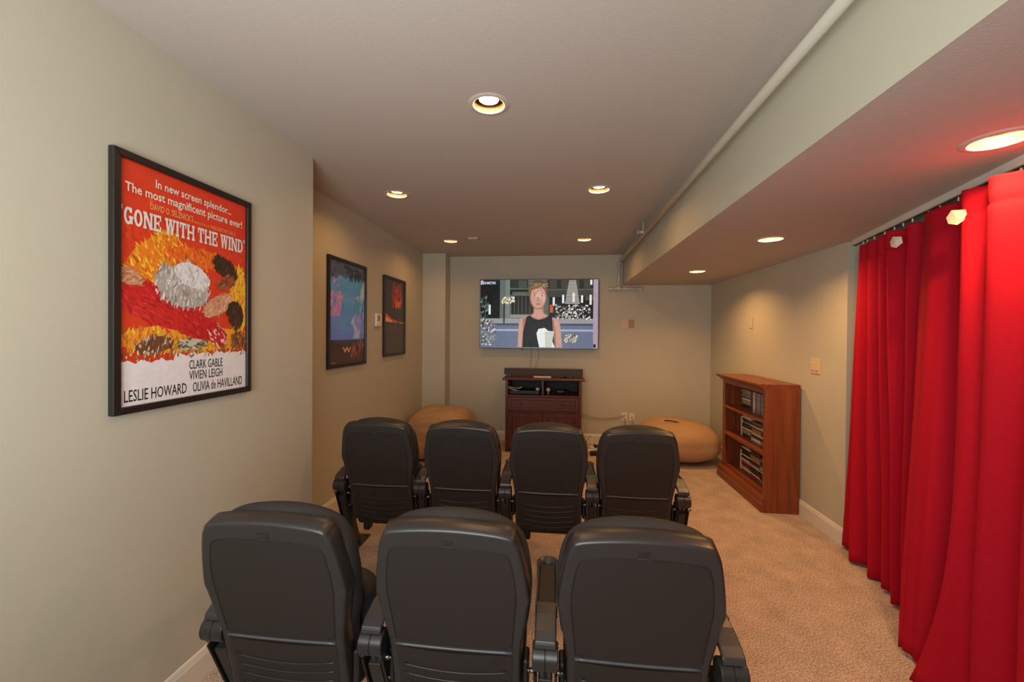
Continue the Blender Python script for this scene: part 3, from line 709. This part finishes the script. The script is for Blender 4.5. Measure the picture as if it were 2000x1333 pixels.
# soundbar and small things on it
t = thing('soundbar', 'long dark grey soundbar on top of the media console', 'speaker', (-0.17, 5.5, 0.938))
bevel(MB().box(-0.51, -0.05, 0.018, 0.51, 0.05, 0.098).build('body', M_grey, t), 0.006)
for s in (-1, 1):
    MB().box(s*0.44-0.025, -0.04, 0, s*0.44+0.025, 0.04, 0.02).build('foot', M_black, t)
    bevel(MB().box(s*0.5-0.012, -0.051, 0.017, s*0.5+0.012, 0.051, 0.099).build('end_cap', M_black, t), 0.004)
tag(bevel(MB().box(-0.11, -0.03, 0, 0.11, 0.03, 0.014).build('paper_booklet', M_paper, loc=(-0.175, 5.335, 0.938)), 0.002), 'small cream booklet lying in front of the soundbar', 'booklet')
for i, (x, lb) in enumerate(((0.09, 'black remote control on the console, left of the two remotes'), (0.185, 'black remote control at the right end of the console top'))):
    t = thing('remote_control', lb, 'remote', (x, 5.33, 0.938), 1.2 if i == 0 else 1.45)
    bevel(MB().box(-0.075, -0.02, 0, 0.075, 0.02, 0.018).build('body', M_black, t), 0.005)
    MB().box(-0.05, -0.012, 0.018, 0.05, 0.012, 0.020).build('keypad', M_grey, t)
# things inside the console
t = thing('media_player', 'flat black media player in the left console compartment', 'player', (-0.40, 5.42, 0.722))
bevel(MB().box(-0.19, -0.14, 0.006, 0.19, 0.14, 0.05).build('body', M_black, t), 0.004)
MB().box(-0.16, -0.142, 0.02, 0.0, -0.139, 0.026).build('display_strip', M_grey, t)
for a in (-0.15, 0.15): MB().lathe([(0.015, 0), (0.014, 0.008), (0, 0.008)], (a, -0.1, 0), 12).build('foot', M_black, t)
pts = [(-0.44+0.0*i, 5.30+0.01*i, 0.79) for i in range(2)]
loop = [(-0.60+0.17*f, 5.30+0.03*math.sin(f*5), 0.805-0.02*math.sin(PI*f)+0.012) for f in [k/10 for k in range(11)]]
loop2 = [(-0.60+0.17*f, 5.29, 0.80-0.035*math.sin(PI*f*0.5)) for f in [k/10 for k in range(11)]]
tag(MB().tube(loop[::-1]+loop2, 0.005, 7).build('coiled_cable', M_white), 'white cable loop on top of the media player', 'cable')
for i, (x, z, lb) in enumerate(((-0.235, 0.778, 'cream plug left of the console divider'), (-0.10, 0.775, 'cream round plug right of the console divider'))):
    t = thing('power_plug', lb, 'plug', (x, 5.36, z))
    MB().lathe([(0, 0.03), (0.02, 0.026), (0.028, 0.01), (0.024, -0.012), (0.01, -0.02), (0.006, -0.05)], n=14).build('head', M_paper, t)
    MB().tube([(0, 0, -0.045), (0.01, 0.05, -0.05), (0.02, 0.2, -0.05)], 0.004, 7).build('lead', M_black, t)
t = thing('game_controller', 'black game controller in the right console compartment', 'controller', (0.055, 5.36, 0.722))
bevel(MB().box(-0.055, -0.035, 0.015, 0.055, 0.035, 0.06).build('body', M_black, t), 0.015, 3)
for s in (-1, 1): MB().tube([(s*0.05, 0, 0.045), (s*0.08, -0.03, 0.035), (s*0.085, -0.065, 0.022)], [0.026, 0.024, 0.015], 10).build('grip', M_black, t)

# ------------------------------------------------------------------ bookcase
t = thing('bookcase', 'low red brown wooden bookcase with film cases against the right wall', 'bookcase', (1.9, 4.18, 0))
bx0, bx1, by0, by1 = 1.757-1.9, 2.028-1.9, 3.712-4.18, 4.63-4.18
for nm, a in (('side_panel', by0), ('side_panel', by1-0.022)):
    bevel(MB().box(bx0+0.018, a, 0, bx1, a+0.022, 1.045).build(nm, M_oak, t), 0.002)
MB().box(bx1-0.008, by0+0.022, 0.02, bx1, by1-0.022, 1.045).build('back_panel', M_oak, t)
for a in (by0, by1-0.05):
    bevel(MB().box(bx0, a, 0.0, bx0+0.018, a+0.05, 1.045).build('stile', M_oak, t), 0.002)
for z in (0.125, 0.468, 0.745):
    bevel(MB().box(bx0+(0.002 if z > 0.2 else 0.018), by0+0.022, z, bx1-0.008, by1-0.022, z+0.024).build('shelf', M_oakh, t), 0.002)
bevel(MB().box(bx0, by0+0.05, 1.0, bx0+0.018, by1-0.05, 1.045).build('top_rail', M_oakh, t), 0.002)
# crown moulding: profile along y on the front side
prof = [(bx0, 1.03), (bx0-0.012, 1.032), (bx0-0.016, 1.045), (bx0-0.036, 1.058), (bx0-0.05, 1.064), (bx0-0.056, 1.07), (bx0-0.058, 1.086), (bx0, 1.086)]
bevel(MB().prism(prof, by0, by1+0.035, 1).build('crown_moulding', M_oakh, t), 0.001)
bevel(MB().box(bx0-0.0, by0, 1.045, bx1, by1+0.035, 1.086).build('top', M_oakh, t), 0.002)
prof = [(bx0, 0), (bx0-0.03, 0), (bx0-0.03, 0.06), (bx0-0.026, 0.066), (bx0-0.02, 0.07), (bx0-0.02, 0.105), (bx0-0.012, 0.118), (bx0-0.004, 0.122), (bx0, 0.127)]
bevel(MB().prism(prof, by0+0.006, by1+0.06, 1).build('plinth_moulding', M_oakh, t), 0.001)
MB().box(bx0, by0+0.05, 0.0, bx0+0.018, by1-0.05, 0.127).build('plinth', M_oakh, t)
# film cases: one mesh per colour, copied
CASES = {'black': (32, 28, 28), 'dark brown': (74, 46, 34), 'grey': (150, 140, 132), 'white': (214, 206, 196), 'red': (150, 26, 28), 'ochre': (166, 122, 48), 'dark blue': (40, 46, 70), 'tan': (150, 112, 80)}
proto = {}
ORD = 'first second third fourth fifth sixth seventh eighth ninth tenth eleventh twelfth thirteenth fourteenth fifteenth sixteenth seventeenth'.split()
def case(colr, loc, standing, where, group):
    key = (colr, standing)
    if key not in proto:
        mb = MB()
        if standing: mb.box(-0.0, -0.007, 0, 0.135, 0.007, 0.19)
        else: mb.box(-0.0, -0.095, 0, 0.135, 0.095, 0.014)
        mm = bpy.data.materials.get('case_'+colr) or mat('case_'+colr, rgb(*CASES[colr]), 0.3, noise=0.5, nscale=60)
        o = bevel(mb.build('dvd_case', mm), 0.0012, 1); proto[key] = o
    else:
        o = proto[key].copy(); COL.objects.link(o)
    o.location = loc
    art = 'an' if colr[0] in 'aeiou' else 'a'
    tag(o, f'{colr} film case {"standing" if standing else "lying"} {where}', 'film case', 'film cases in the bookcase')
seq = ['black', 'dark brown', 'grey', 'black', 'dark brown', 'white', 'black', 'tan', 'dark brown', 'black', 'grey', 'dark blue', 'dark brown', 'black']
def pile(yc, z, n, where, over={}, off=0):
    for i in range(n):
        c = over.get(i, seq[(i*5+off) % len(seq)])
        case(c, (1.868+rnd.uniform(0, .008), yc+rnd.uniform(-.003, .003), z+i*0.0146), False, f'{ORD[i]} from bottom, {where}', '')
zb, zm, zt = 0.149, 0.492, 0.769
case('white', (1.868, 4.452, zb), True, 'upright at the left end of the bottom shelf', '')
pile(4.343, zb, 16, 'left pile on bottom shelf', {0: 'ochre', 4: 'red', 5: 'red', 7: 'white', 10: 'white'})
pile(4.148, zb, 17, 'middle pile on bottom shelf', {0: 'red', 1: 'white', 12: 'ochre', 13: 'tan', 10: 'ochre'}, 3)
pile(3.953, zb, 15, 'right pile on bottom shelf', {0: 'grey', 6: 'white', 9: 'tan'}, 7)
case('tan', (1.868, 4.456, zm), True, 'upright at the left end of the middle shelf', ''); case('white', (1.868, 4.440, zm), True, 'upright beside a tan one at the left of the middle shelf', '')
pile(4.334, zm, 14, 'left pile on middle shelf', {13: 'white', 9: 'grey', 5: 'white', 2: 'grey'}, 1)
pile(4.139, zm, 13, 'middle pile on middle shelf', {1: 'white', 4: 'white', 9: 'white', 11: 'tan', 7: 'tan'}, 5)
pile(3.944, zm, 14, 'right pile on middle shelf', {8: 'red', 4: 'white'}, 2)
pile(4.345, zt+0.0, 13, 'left pile on top shelf', {5: 'grey', 6: 'white', 3: 'grey', 12: 'grey', 11: 'grey', 10: 'grey'}, 4)
for i, c in enumerate(['dark brown', 'dark brown', 'black', 'white', 'white', 'grey', 'grey', 'dark blue', 'grey', 'tan', 'grey', 'grey', 'black', 'grey']):
    case(c, (1.868, 4.236-i*0.0152, zt), True, f'{ORD[i]} from left in the upright row on the top shelf', '')

# ------------------------------------------------------------------ beanbags
def beanbag(name, label, c, sx, sy, sz, ex, ribs, rz=0.0):
    t = thing(name, label, 'beanbag', c, rz)
    nu, nv = 64, 40; P = []
    def sp(v, e): return math.copysign(abs(v)**e, v)
    r_ = random.Random(int(c[0]*100)+5); ph = [r_.uniform(0, 6) for _ in range(6)]
    for i in range(nv+1):
        a = -PI/2+PI*i/nv; row = []
        for j in range(nu):
            b = 2*PI*j/nu
            x = sp(math.cos(a), ex[0])*sp(math.cos(b), ex[1]); y = sp(math.cos(a), ex[0])*sp(math.sin(b), ex[1]); z = sp(math.sin(a), ex[2])
            k = 1+0.018*math.sin(3*b+ph[0]+2*a)+0.014*math.sin(5*b+ph[1]-3*a)+0.008*math.sin(9*b+ph[2]+5*a)
            X, Y, Z = x*sx*k, y*sy*k, (z*0.5+0.5)*sz*(1+0.03*math.sin(2*b+ph[3])*max(0, z))
            if z < 0: X *= 1+0.10*min(1, -z*1.2); Y *= 1+0.10*min(1, -z*1.2)
            if ribs and y < -0.35:
                d = 0.010*math.sin(Z*2*PI/0.035)*min(1, (-y-0.35)*4); Y += d
            row.append((X, Y, Z))
        P.append(row)
    MB().grid(P, True).build('sack', M_bag, t)
    return t, sx, sy, sz
t, *_ = beanbag('beanbag', 'tall squarish tan beanbag with ribbed front against the left wall', (-1.40, 5.02, 0), 0.36, 0.42, 0.575, (0.55, 0.55, 0.62), True)
MB().tube([(-0.33, -0.30, 0.30), (-0.36, -0.1, 0.40), (-0.33, 0.1, 0.46), (-0.28, 0.25, 0.5)], 0.008, 7).build('seam_piping', M_tanplate, t)
MB().tube([(0.20, -0.2, 0.55), (0.27, 0.05, 0.545), (0.30, 0.2, 0.47)], 0.006, 7).build('seam_piping', M_bag, t)
t, *_ = beanbag('beanbag', 'low round tan beanbag in the far right corner', (1.46, 5.28, 0), 0.475, 0.48, 0.455, (0.78, 0.9, 0.85), False)
MB().tube([(-0.16, -0.1, 0.462), (-0.09, -0.12, 0.466), (-0.01, -0.16, 0.455), (0.04, -0.19, 0.44)], 0.007, 8).build('handle', M_dark, t)

# ------------------------------------------------------------------ curtains
def TK(y, off):
    off *= 1.35
    return (1.27+0.25*y-0.97*off, y+0.2425*off)
def catmull(P, n):
    out = []
    for i in range(len(P)-1):
        a, b, c, d = P[max(i-1, 0)], P[i], P[i+1], P[min(i+2, len(P)-1)]
        for k in range(n):
            f = k/n
            out.append(tuple(0.5*((2*b[q])+(-a[q]+c[q])*f+(2*a[q]-5*b[q]+4*c[q]-d[q])*f*f+(-a[q]+3*b[q]-3*c[q]+d[q])*f**3) for q in range(len(b))))
    out.append(tuple(P[-1])); return out
# track: bar hung under the soffit edge
a, b = TK(3.15, 0), TK(0.3, 0)
dx, dy = b[0]-a[0], b[1]-a[1]; Ln = math.hypot(dx, dy)
t = thing('curtain_track', 'white curtain track fixed under the soffit above the red curtains', 'curtain track', (a[0], a[1], ZS))
ang = math.atan2(dy, dx)
def onT(mb): return mb.xform(Matrix.Rotation(ang, 4, 'Z'))
onT(MB().box(0, -0.016, -0.034, Ln, 0.016, 0)).build('rail', M_trim, t)
onT(MB().box(0, -0.004, -0.038, Ln, 0.004, -0.033)).build('slot', M_dark, t)
ZT = 2.087
def curtain(label, cols, hooks, tagpos=None):
    # cols: (top y, top offset, bottom x, bottom y, flare)
    pts = [(*TK(c[0], c[1]), c[2], c[3], c[4] if len(c) > 4 else 1.0) for c in cols]
    fine = catmull(pts, 10)
    y0 = cols[0][0]; o0 = TK(y0, 0)
    t = thing('red_curtain', label, 'curtain', (o0[0], o0[1], 0.0), 0, 'red curtain panels')
    zs = [ZT, ZT-0.01, ZT-0.05, ZT-0.088, ZT-0.096, ZT-0.104, ZT-0.14]+[ZT-0.14-(ZT-0.155)*k/34 for k in range(1, 35)]
    P = []
    for iz, z in enumerate(zs):
        wv = (ZT-z)/(ZT-0.015); row = []
        for j, (tx, ty, bx_, by_, fl) in enumerate(fine):
            g = wv**fl
            x = tx+(bx_-tx)*g; y = ty+(by_-ty)*g
            n_ = 0.006*math.sin(j*0.7+wv*9)*wv
            if iz == 4: n_ -= 0.005
            zz = z+0.012*math.sin(j*0.21)*(1 if iz == len(zs)-1 else 0)*0.6
            row.append((x-0.97*n_-o0[0], y+0.24*n_-o0[1], zz))
        P.append(row)
    o = MB().grid(P).build('cloth', M_red, t)
    md = o.modifiers.new('solid', 'SOLIDIFY'); md.thickness = 0.004; md.offset = 0
    for hy in hooks:
        hx, hyy = TK(hy, 0.0); hx -= o0[0]; hyy -= o0[1]; zt = ZS-0.036
        MB().tube([(hx, hyy, zt), (hx, hyy, zt-0.02)], 0.004, 7).build('glide', M_white, t)
        pts_ = [(hx, hyy+0.008*math.cos(q), zt-0.028+0.008*math.sin(q)) for q in [2*PI*k/10 for k in range(11)]]
        MB().tube(pts_, 0.0018, 5).tube([(hx, hyy, zt-0.036), (hx, hyy+0.006, zt-0.05), (hx-0.004, hyy, ZT-0.012)], 0.0018, 5).build('hook', M_steel, t)
    if tagpos:
        (x, y, z, rz) = tagpos
        m = MB().add([(-.03, 0, .004), (-.012, -.006, .03), (.03, -.004, .022), (.034, 0, -.012), (.006, -.006, -.034), (-.022, -.004, -.022), (.004, -.012, 0)],
                     [(0,1,6), (1,2,6), (2,3,6), (3,4,6), (4,5,6), (5,0,6)])
        o = m.xform(Matrix.Translation((x-o0[0], y-o0[1], z)) @ Matrix.Rotation(rz, 4, 'Z')).build('care_label', M_paper, t)
        md = o.modifiers.new('solid', 'SOLIDIFY'); md.thickness = 0.002
        o['label'] = 'folded white care label'
    return t
c1 = [(3.03, -.01, 2.05, 3.20), (3.0, .015, 2.02, 3.15), (2.97, -.02, 2.03, 3.05), (2.93, .035, 1.93, 2.96), (2.87, -.02, 2.03, 2.88), (2.80, .04, 1.925, 2.79),
      (2.73, -.03, 2.03, 2.72), (2.66, .045, 1.915, 2.655), (2.60, -.03, 2.0, 2.58), (2.53, .055, 1.86, 2.51), (2.46, -.05, 1.98, 2.46), (2.38, .035, 1.80, 2.37), (2.31, -.055, 1.93, 2.31), (2.24, -.02, 1.88, 2.22)]
curtain('far red curtain panel in narrow folds next to the right wall', c1, [3.01, 2.95, 2.86, 2.73, 2.62, 2.53, 2.44, 2.30], (1.80, 2.44, 2.005, -1.3))
c2 = [(2.24, .03, 1.64, 2.17), (2.18, .05, 1.64, 2.12), (2.10, .055, 1.665, 2.06), (2.03, .03, 1.76, 2.02), (1.98, -.04, 1.85, 1.97), (1.93, .055, 1.68, 1.90), (1.86, .0, 1.76, 1.83)]
curtain('middle red curtain panel with one broad smooth fold', c2, [2.21, 2.08, 1.97, 1.89])
c3 = [(1.88, .06, 1.53, 1.965, 5.0), (1.83, .085, 1.53, 1.90, 4.0), (1.76, .045, 1.64, 1.80, 2.0), (1.68, .085, 1.54, 1.70), (1.58, .0, 1.66, 1.58), (1.48, .075, 1.47, 1.50), (1.38, .0, 1.6, 1.38), (1.27, .07, 1.43, 1.28),
      (1.16, 0, 1.54, 1.15), (1.05, .07, 1.37, 1.05), (.94, 0, 1.49, .93), (.82, .07, 1.32, .82), (.70, 0, 1.43, .7), (.58, .06, 1.28, .57), (.46, 0, 1.38, .46), (.36, .05, 1.28, .36)]
curtain('near red curtain panel whose lower corner is kicked out over the carpet', c3, [1.85, 1.74, 1.66, 1.50, 1.36, 1.2, 1.02, .85, .68, .5], (1.605, 1.875, 1.985, -1.1))

# ------------------------------------------------------------------ theatre chairs
LEAN = math.radians(13); HZ = 0.5
ML = Matrix.Translation((0, 0, HZ)) @ Matrix.Rotation(LEAN, 4, 'X')    # local: x, y forward, s up along the back
def outline(pts, n=6):
    """right half (x>=0) bottom->top, mirrored to a closed loop, smoothed by Catmull"""
    full = [(-x, s) for x, s in pts[::-1]]
    loop = pts + full                # bottom right up to top right, then top left down to bottom left
    m = len(loop); out = []
    for i in range(m):
        a, b, c, d = loop[i-1], loop[i], loop[(i+1) % m], loop[(i+2) % m]
        for k in range(n):
            f = k/n
            out.append(tuple(0.5*((2*b[q])+(-a[q]+c[q])*f+(2*a[q]-5*b[q]+4*c[q]-d[q])*f*f+(-a[q]+3*b[q]-3*c[q]+d[q])*f**3) for q in (0, 1)))
    return out
def inset(loop, e):
    m = len(loop); out = []
    for i in range(m):
        a = Vector(loop[i-1]); b = Vector(loop[i]); c = Vector(loop[(i+1) % m])
        t = (c-a).normalized(); n = Vector((-t.y, t.x))
        out.append((b.x+n.x*e, b.y+n.y*e))
    return out
def rings(loop, prof):       # prof: (inset, y)
    return [[(x, y, s) for x, s in inset(loop, e)] for e, y in prof]
def solid(loop, prof, cap0=True, cap1=True):
    mb = MB(); R_ = rings(loop, prof); mb.grid(R_, True); n = len(loop)
    K = n//6; top = (K-1)*6                 # mirrored pairs p <-> top-p
    def cap(ring):
        q = []; lo, hi = top//2, top//2
        a = [(top//2+i) % n for i in range(n//2+1)]; b = [(top-k) % n for k in a]
        for i in range(n//2):
            f = [a[i], a[i+1], b[i+1], b[i]]; g = []
            for v in f:
                if v not in g: g.append(v)
            if len(g) > 2: q.append(tuple(g))
        mb.add(ring, q)
    if cap0: cap(R_[0])
    if cap1: cap(R_[-1])
    return mb
SH = [(.06, -.25), (.17, -.248), (.198, -.240), (.205, -.21), (.207, -.05), (.210, .02), (.2125, .04), (.231, .168), (.2375, .20), (.2335, .245), (.2255, .30), (.213, .365), (.201, .40), (.176, .424), (.06, .437)]
def make_chair(label):
    t = thing('theater_chair', label, 'chair', (0, 0, 0))
    sh = outline(SH)
    # hard shell: rear face at y=0, sides wrap forward
    shell = solid(sh, [(0.002, .06), (-.004, .054), (-.003, .03), (-.001, .011), (.001, .005), (.005, .0012), (.010, 0), (.0125, 0)], True, True)
    shell.xform(ML).build('back_shell', M_plast, t)
    up_ = outline([(.06, .022), (.172, .028), (.184, .04), (.187, .07), (.193, .14), (.199, .222), (.192, .30), (.180, .352), (.158, .37), (.06, .380)])
    bp = solid(up_, [(0, .004), (0.0002, -.0002), (.002, -.0004)], True, True)
    bp.xform(ML).build('upper_back_panel', M_plastd, t)
    gl = [(x, 0.0, s_) for x, s_ in up_ if s_ > .026]; k0 = max(range(len(gl)), key=lambda i: math.dist(gl[i-1], gl[i])); gl = gl[k0:]+gl[:k0]
    MB().tube(gl, .0019, 5).xform(ML).build('panel_edge_shade', M_screwd, t)  # dark tube paints in the shade of the recess edge round the panel
    lo_ = outline([(.06, -.235), (.165, -.232), (.178, -.222), (.182, -.12), (.186, -.02), (.182, .004), (.17, .008), (.06, .001)])
    lp = solid(lo_, [(0, .004), (.0004, -.0010), (.002, -.0018), (.005, -.0022)], True, True).xform(ML).build('lower_back_panel', M_plastd, t)
    # ledge line between the panels
    pts = [(x, -.0006, .014-.004*math.cos(x/.19*PI/2)) for x in [-.184+.368*k/14 for k in range(15)]]
    MB().tube(pts, .0046, 8).xform(ML).build('ledge', M_ledge, t)
    for k in range(5):
        s0 = -.062-.037*k; hw = .172-.004*k
        pts = [(x, -.0024, s0-.020*(1-(x/hw)**2)) for x in [-hw+2*hw*q/14 for q in range(15)]]
        MB().tube(pts, .0028, 5).xform(ML).build('rib', M_plast, lp)
    for x in (-.158, .158):
        for s in (-.058, -.178):
            MB().tube([(x, -.001, s), (x, -.0034, s)], .0052, 10).xform(ML).build('screw_hole', M_screwd, lp)
    MB().box(-.017, -.0015, .386, .017, .004, .404).xform(ML).build('latch_cover', M_plastd, t)
    MB().box(-.017, -.0022, .3835, .017, .002, .3855).xform(ML).build('latch_edge', M_steel, t)
    # padded cushion wraps the front and rises above the shell
    cu = outline([(.06, -.20), (.17, -.20), (.204, -.17), (.214, 0), (.231, .07), (.242, .19), (.238, .28), (.224, .345), (.192, .395), (.13, .426), (.045, .441)])
    cm = solid(cu, [(.03, .040), (.012, .046), (.003, .058), (0, .085), (.004, .108), (.018, .13), (.045, .145), (.08, .150), (.12, .150)], True, True)
    cm.xform(ML).build('back_cushion', M_cush, t)
    # tip-up seat, folded
    MS = Matrix.Translation((0, 0.135, 0.30)) @ Matrix.Rotation(math.radians(-12), 4, 'X')
    so = outline([(.06, -.04), (.17, -.04), (.205, -.01), (.215, .14), (.205, .27), (.16, .315), (.06, .33)])
    solid(so, [(.02, .0), (.004, .01), (0, .03), (0, .06), (.006, .085), (.03, .10), (.07, .104)], True, True).xform(MS).build('seat', M_cush, t)
    # hinge mechanism under the back
    MB().box(-.195, .09, .215, .195, .17, .262, .012).build('seat_hinge', M_black, t)
    MB().box(-.16, .10, .165, -.115, .16, .222, .008).box(.115, .10, .165, .16, .16, .222, .008).build('seat_stop', M_black, t)
    for s in (-1, 1):
        MB().box(s*.222-.010, .05, .34, s*.222+.010, .12, .45, .006).build('side_bracket', M_blackm, t)
    return t
def make_stand(label):
    t = thing('armrest_stand', label, 'armrest', (0, 0, 0))
    # slanted post from the foot up to the hub
    a, b = Vector((0, .205, 0.0)), Vector((0, .012, .475))
    d = (b-a).normalized(); n = Vector((0, d.z, -d.y))
    def ob(cx, w_, dep, l0, l1):
        mb = MB(); vs = []
        for l in (l0, l1):
            for sx, sn in ((-1, -1), (1, -1), (1, 1), (-1, 1)): vs.append(a+d*l+Vector((cx+sx*w_/2, 0, 0))+n*(sn*dep/2))
        return mb.add(vs, [(0,1,2,3), (7,6,5,4), (0,1,5,4), (1,2,6,5), (2,3,7,6), (3,0,4,7)])
    L = (b-a).length
    bevel(ob(0, .044, .07, .0, L-.045).build('post', M_blackm, t), .004)
    for s in (-1, 1): bevel(ob(s*.033, .008, .08, .22, L-.02).build('side_plate', M_black, t), .002)
    mb = ob(-.011, .010, .03, L-.06, L+.005); m2 = ob(.011, .010, .03, L-.06, L+.005); mb.add(m2.v, m2.f)
    bevel(mb.build('neck', M_steel, t), .001)
    for s in (-1, 1):
        p0 = a+d*(L-.035)
        mb = MB().tube([p0+Vector((s*.030, -.02, 0)), p0+Vector((s*.050, -.02, 0))], .0075, 6).tube([p0+Vector((s*.048, -.02, 0)), p0+Vector((s*.056, -.02, 0))], .004, 8)
        mb.build('bolt', M_steel, t)
        p0 = a+d*(L-.13)
        MB().tube([p0+Vector((s*.034, -.03, 0)), p0+Vector((s*.042, -.03, 0))], .005, 6).build('bolt', M_steel, t)
    bevel(MB().box(-.045, .13, 0, .045, .34, .012).build('foot', M_blackm, t), .003)
    for y in (.16, .31): MB().tube([(.025, y, .011), (.025, y, .018)], .008, 6).build('foot_bolt', M_blackm, t)
    # hub: two half drums with a seam
    for s in (-1, 1):
        mb = MB()
        for pr in ([(0, s*.001), (.0385, s*.001)], [(.0385, s*.001), (.0398, s*.0025)], [(.0398, s*.0025), (.0398, s*.036)], [(.0398, s*.036), (.0385, s*.0385), (.036, s*.0395)], [(.036, s*.0395), (0, s*.0395)]):
            mb.lathe(pr, n=32)
        mb.xform(Matrix.Translation((0, -.006, .500)) @ Matrix.Rotation(PI/2, 4, 'Y')).build('hub_half', M_plast, t)
    MB().lathe([(.0365, -.003), (.0365, .003)], n=24).xform(Matrix.Translation((0, -.006, .500)) @ Matrix.Rotation(PI/2, 4, 'Y')).build('hub_seam', M_black, t)
    # armrest: lid, tray and cup holder loop at the front end
    P = []
    for y, z, w_ in ((-.030, .552, .031), (-.027, .560, .033), (.0, .574, .034), (.06, .590, .034), (.11, .594, .034)):
        P.append([(-w_, y, z-.012-max(0, y)*.2), (-w_, y, z-.004), (-w_+.004, y, z), (w_-.004, y, z), (w_, y, z-.004), (w_, y, z-.012-max(0, y)*.2)])
    mb = MB().grid(P, True, False); mb.add(P[0], [(0,1,2,3,4,5)]); mb.add(P[-1], [(5,4,3,2,1,0)])
    bevel(mb.build('arm_cap', M_arm, t), .002)
    MB().box(-.026, -.024, .532, .026, .012, .558, .003).build('cap_hinge', M_black, t)
    MB().box(-.032, .11, .568, .032, .36, .584, .004).build('arm_tray', M_tray, t)
    for s in (-1, 1): bevel(MB().box(s*.034-.003, .10, .548, s*.034+.003, .37, .592).build('arm_rail', M_arm, t), .002)
    MB().tube([(-.026, .114, .586), (.026, .114, .586)], .0035, 6).build('tray_hinge', M_black, t)
    # U shaped cup holder wall
    pts = [(.043*math.cos(q), .360+.043*math.sin(q)) for q in [-.25*PI+1.5*PI*k/20 for k in range(21)]]
    o_ = [(x, y, .594) for x, y in pts]; i_ = [(x*.9, .360+(y-.360)*.9, .594) for x, y in pts]
    ol = [(x, y, .522) for x, y in pts]; il = [(x*.9, .360+(y-.360)*.9, .522) for x, y in pts]
    MB().grid([il, i_, o_, ol]).build('cup_holder', M_arm, t)
    MB().lathe([(0, .0), (.037, .0), (.039, .006)], (0, .360, .522), 22).build('cup_base', M_black, t)
    return t

FY, BY = 1.295, 2.60
FRONT = [(-.862, 'left chair of the near row beside the poster wall'), (-.312, 'middle chair of the near row'), (.248, 'right chair of the near row')]
BACK = [(-1.125, 'first chair from the left in the far row, against the wall'), (-.583, 'second chair from the left in the far row'), (-.043, 'third chair from the left in the far row, before the console'), (.492, 'fourth chair in the far row, nearest the bookcase')]
DESC = 'black theater chair, '
ch = make_chair(DESC+FRONT[0][1]); ch.location = (FRONT[0][0]-.008, FY-.045, 0); ch['group'] = 'theater chairs'
for x, lb in FRONT[1:]: dup(ch, (x, FY-.02, 0), DESC+lb)
for x, lb in BACK: dup(ch, (x, BY-.02, 0), DESC+lb)
FS = [(-1.125, 'armrest stand at the left end of the near row by the baseboard'), (-.580, 'armrest stand between the left and middle chairs of the near row'), (-.026, 'armrest stand with a cup holder between middle and right chairs of the near row'), (.522, 'armrest stand at the right end of the near row on the carpet')]
BS = [(-1.395, 'armrest stand at the left end of the far row by the wall'), (-.857, 'armrest stand between first and second chairs of the far row'), (-.312, 'armrest stand between second and third chairs of the far row'), (.226, 'armrest stand between third and fourth chairs of the far row'), (.762, 'armrest stand at the right end of the far row')]
st = make_stand('black '+FS[0][1]); st.location = (FS[0][0], FY, 0); st['group'] = 'armrest stands'
for x, lb in FS[1:]: dup(st, (x, FY, 0), 'black '+lb)
for x, lb in BS: dup(st, (x, BY, 0), 'black '+lb)
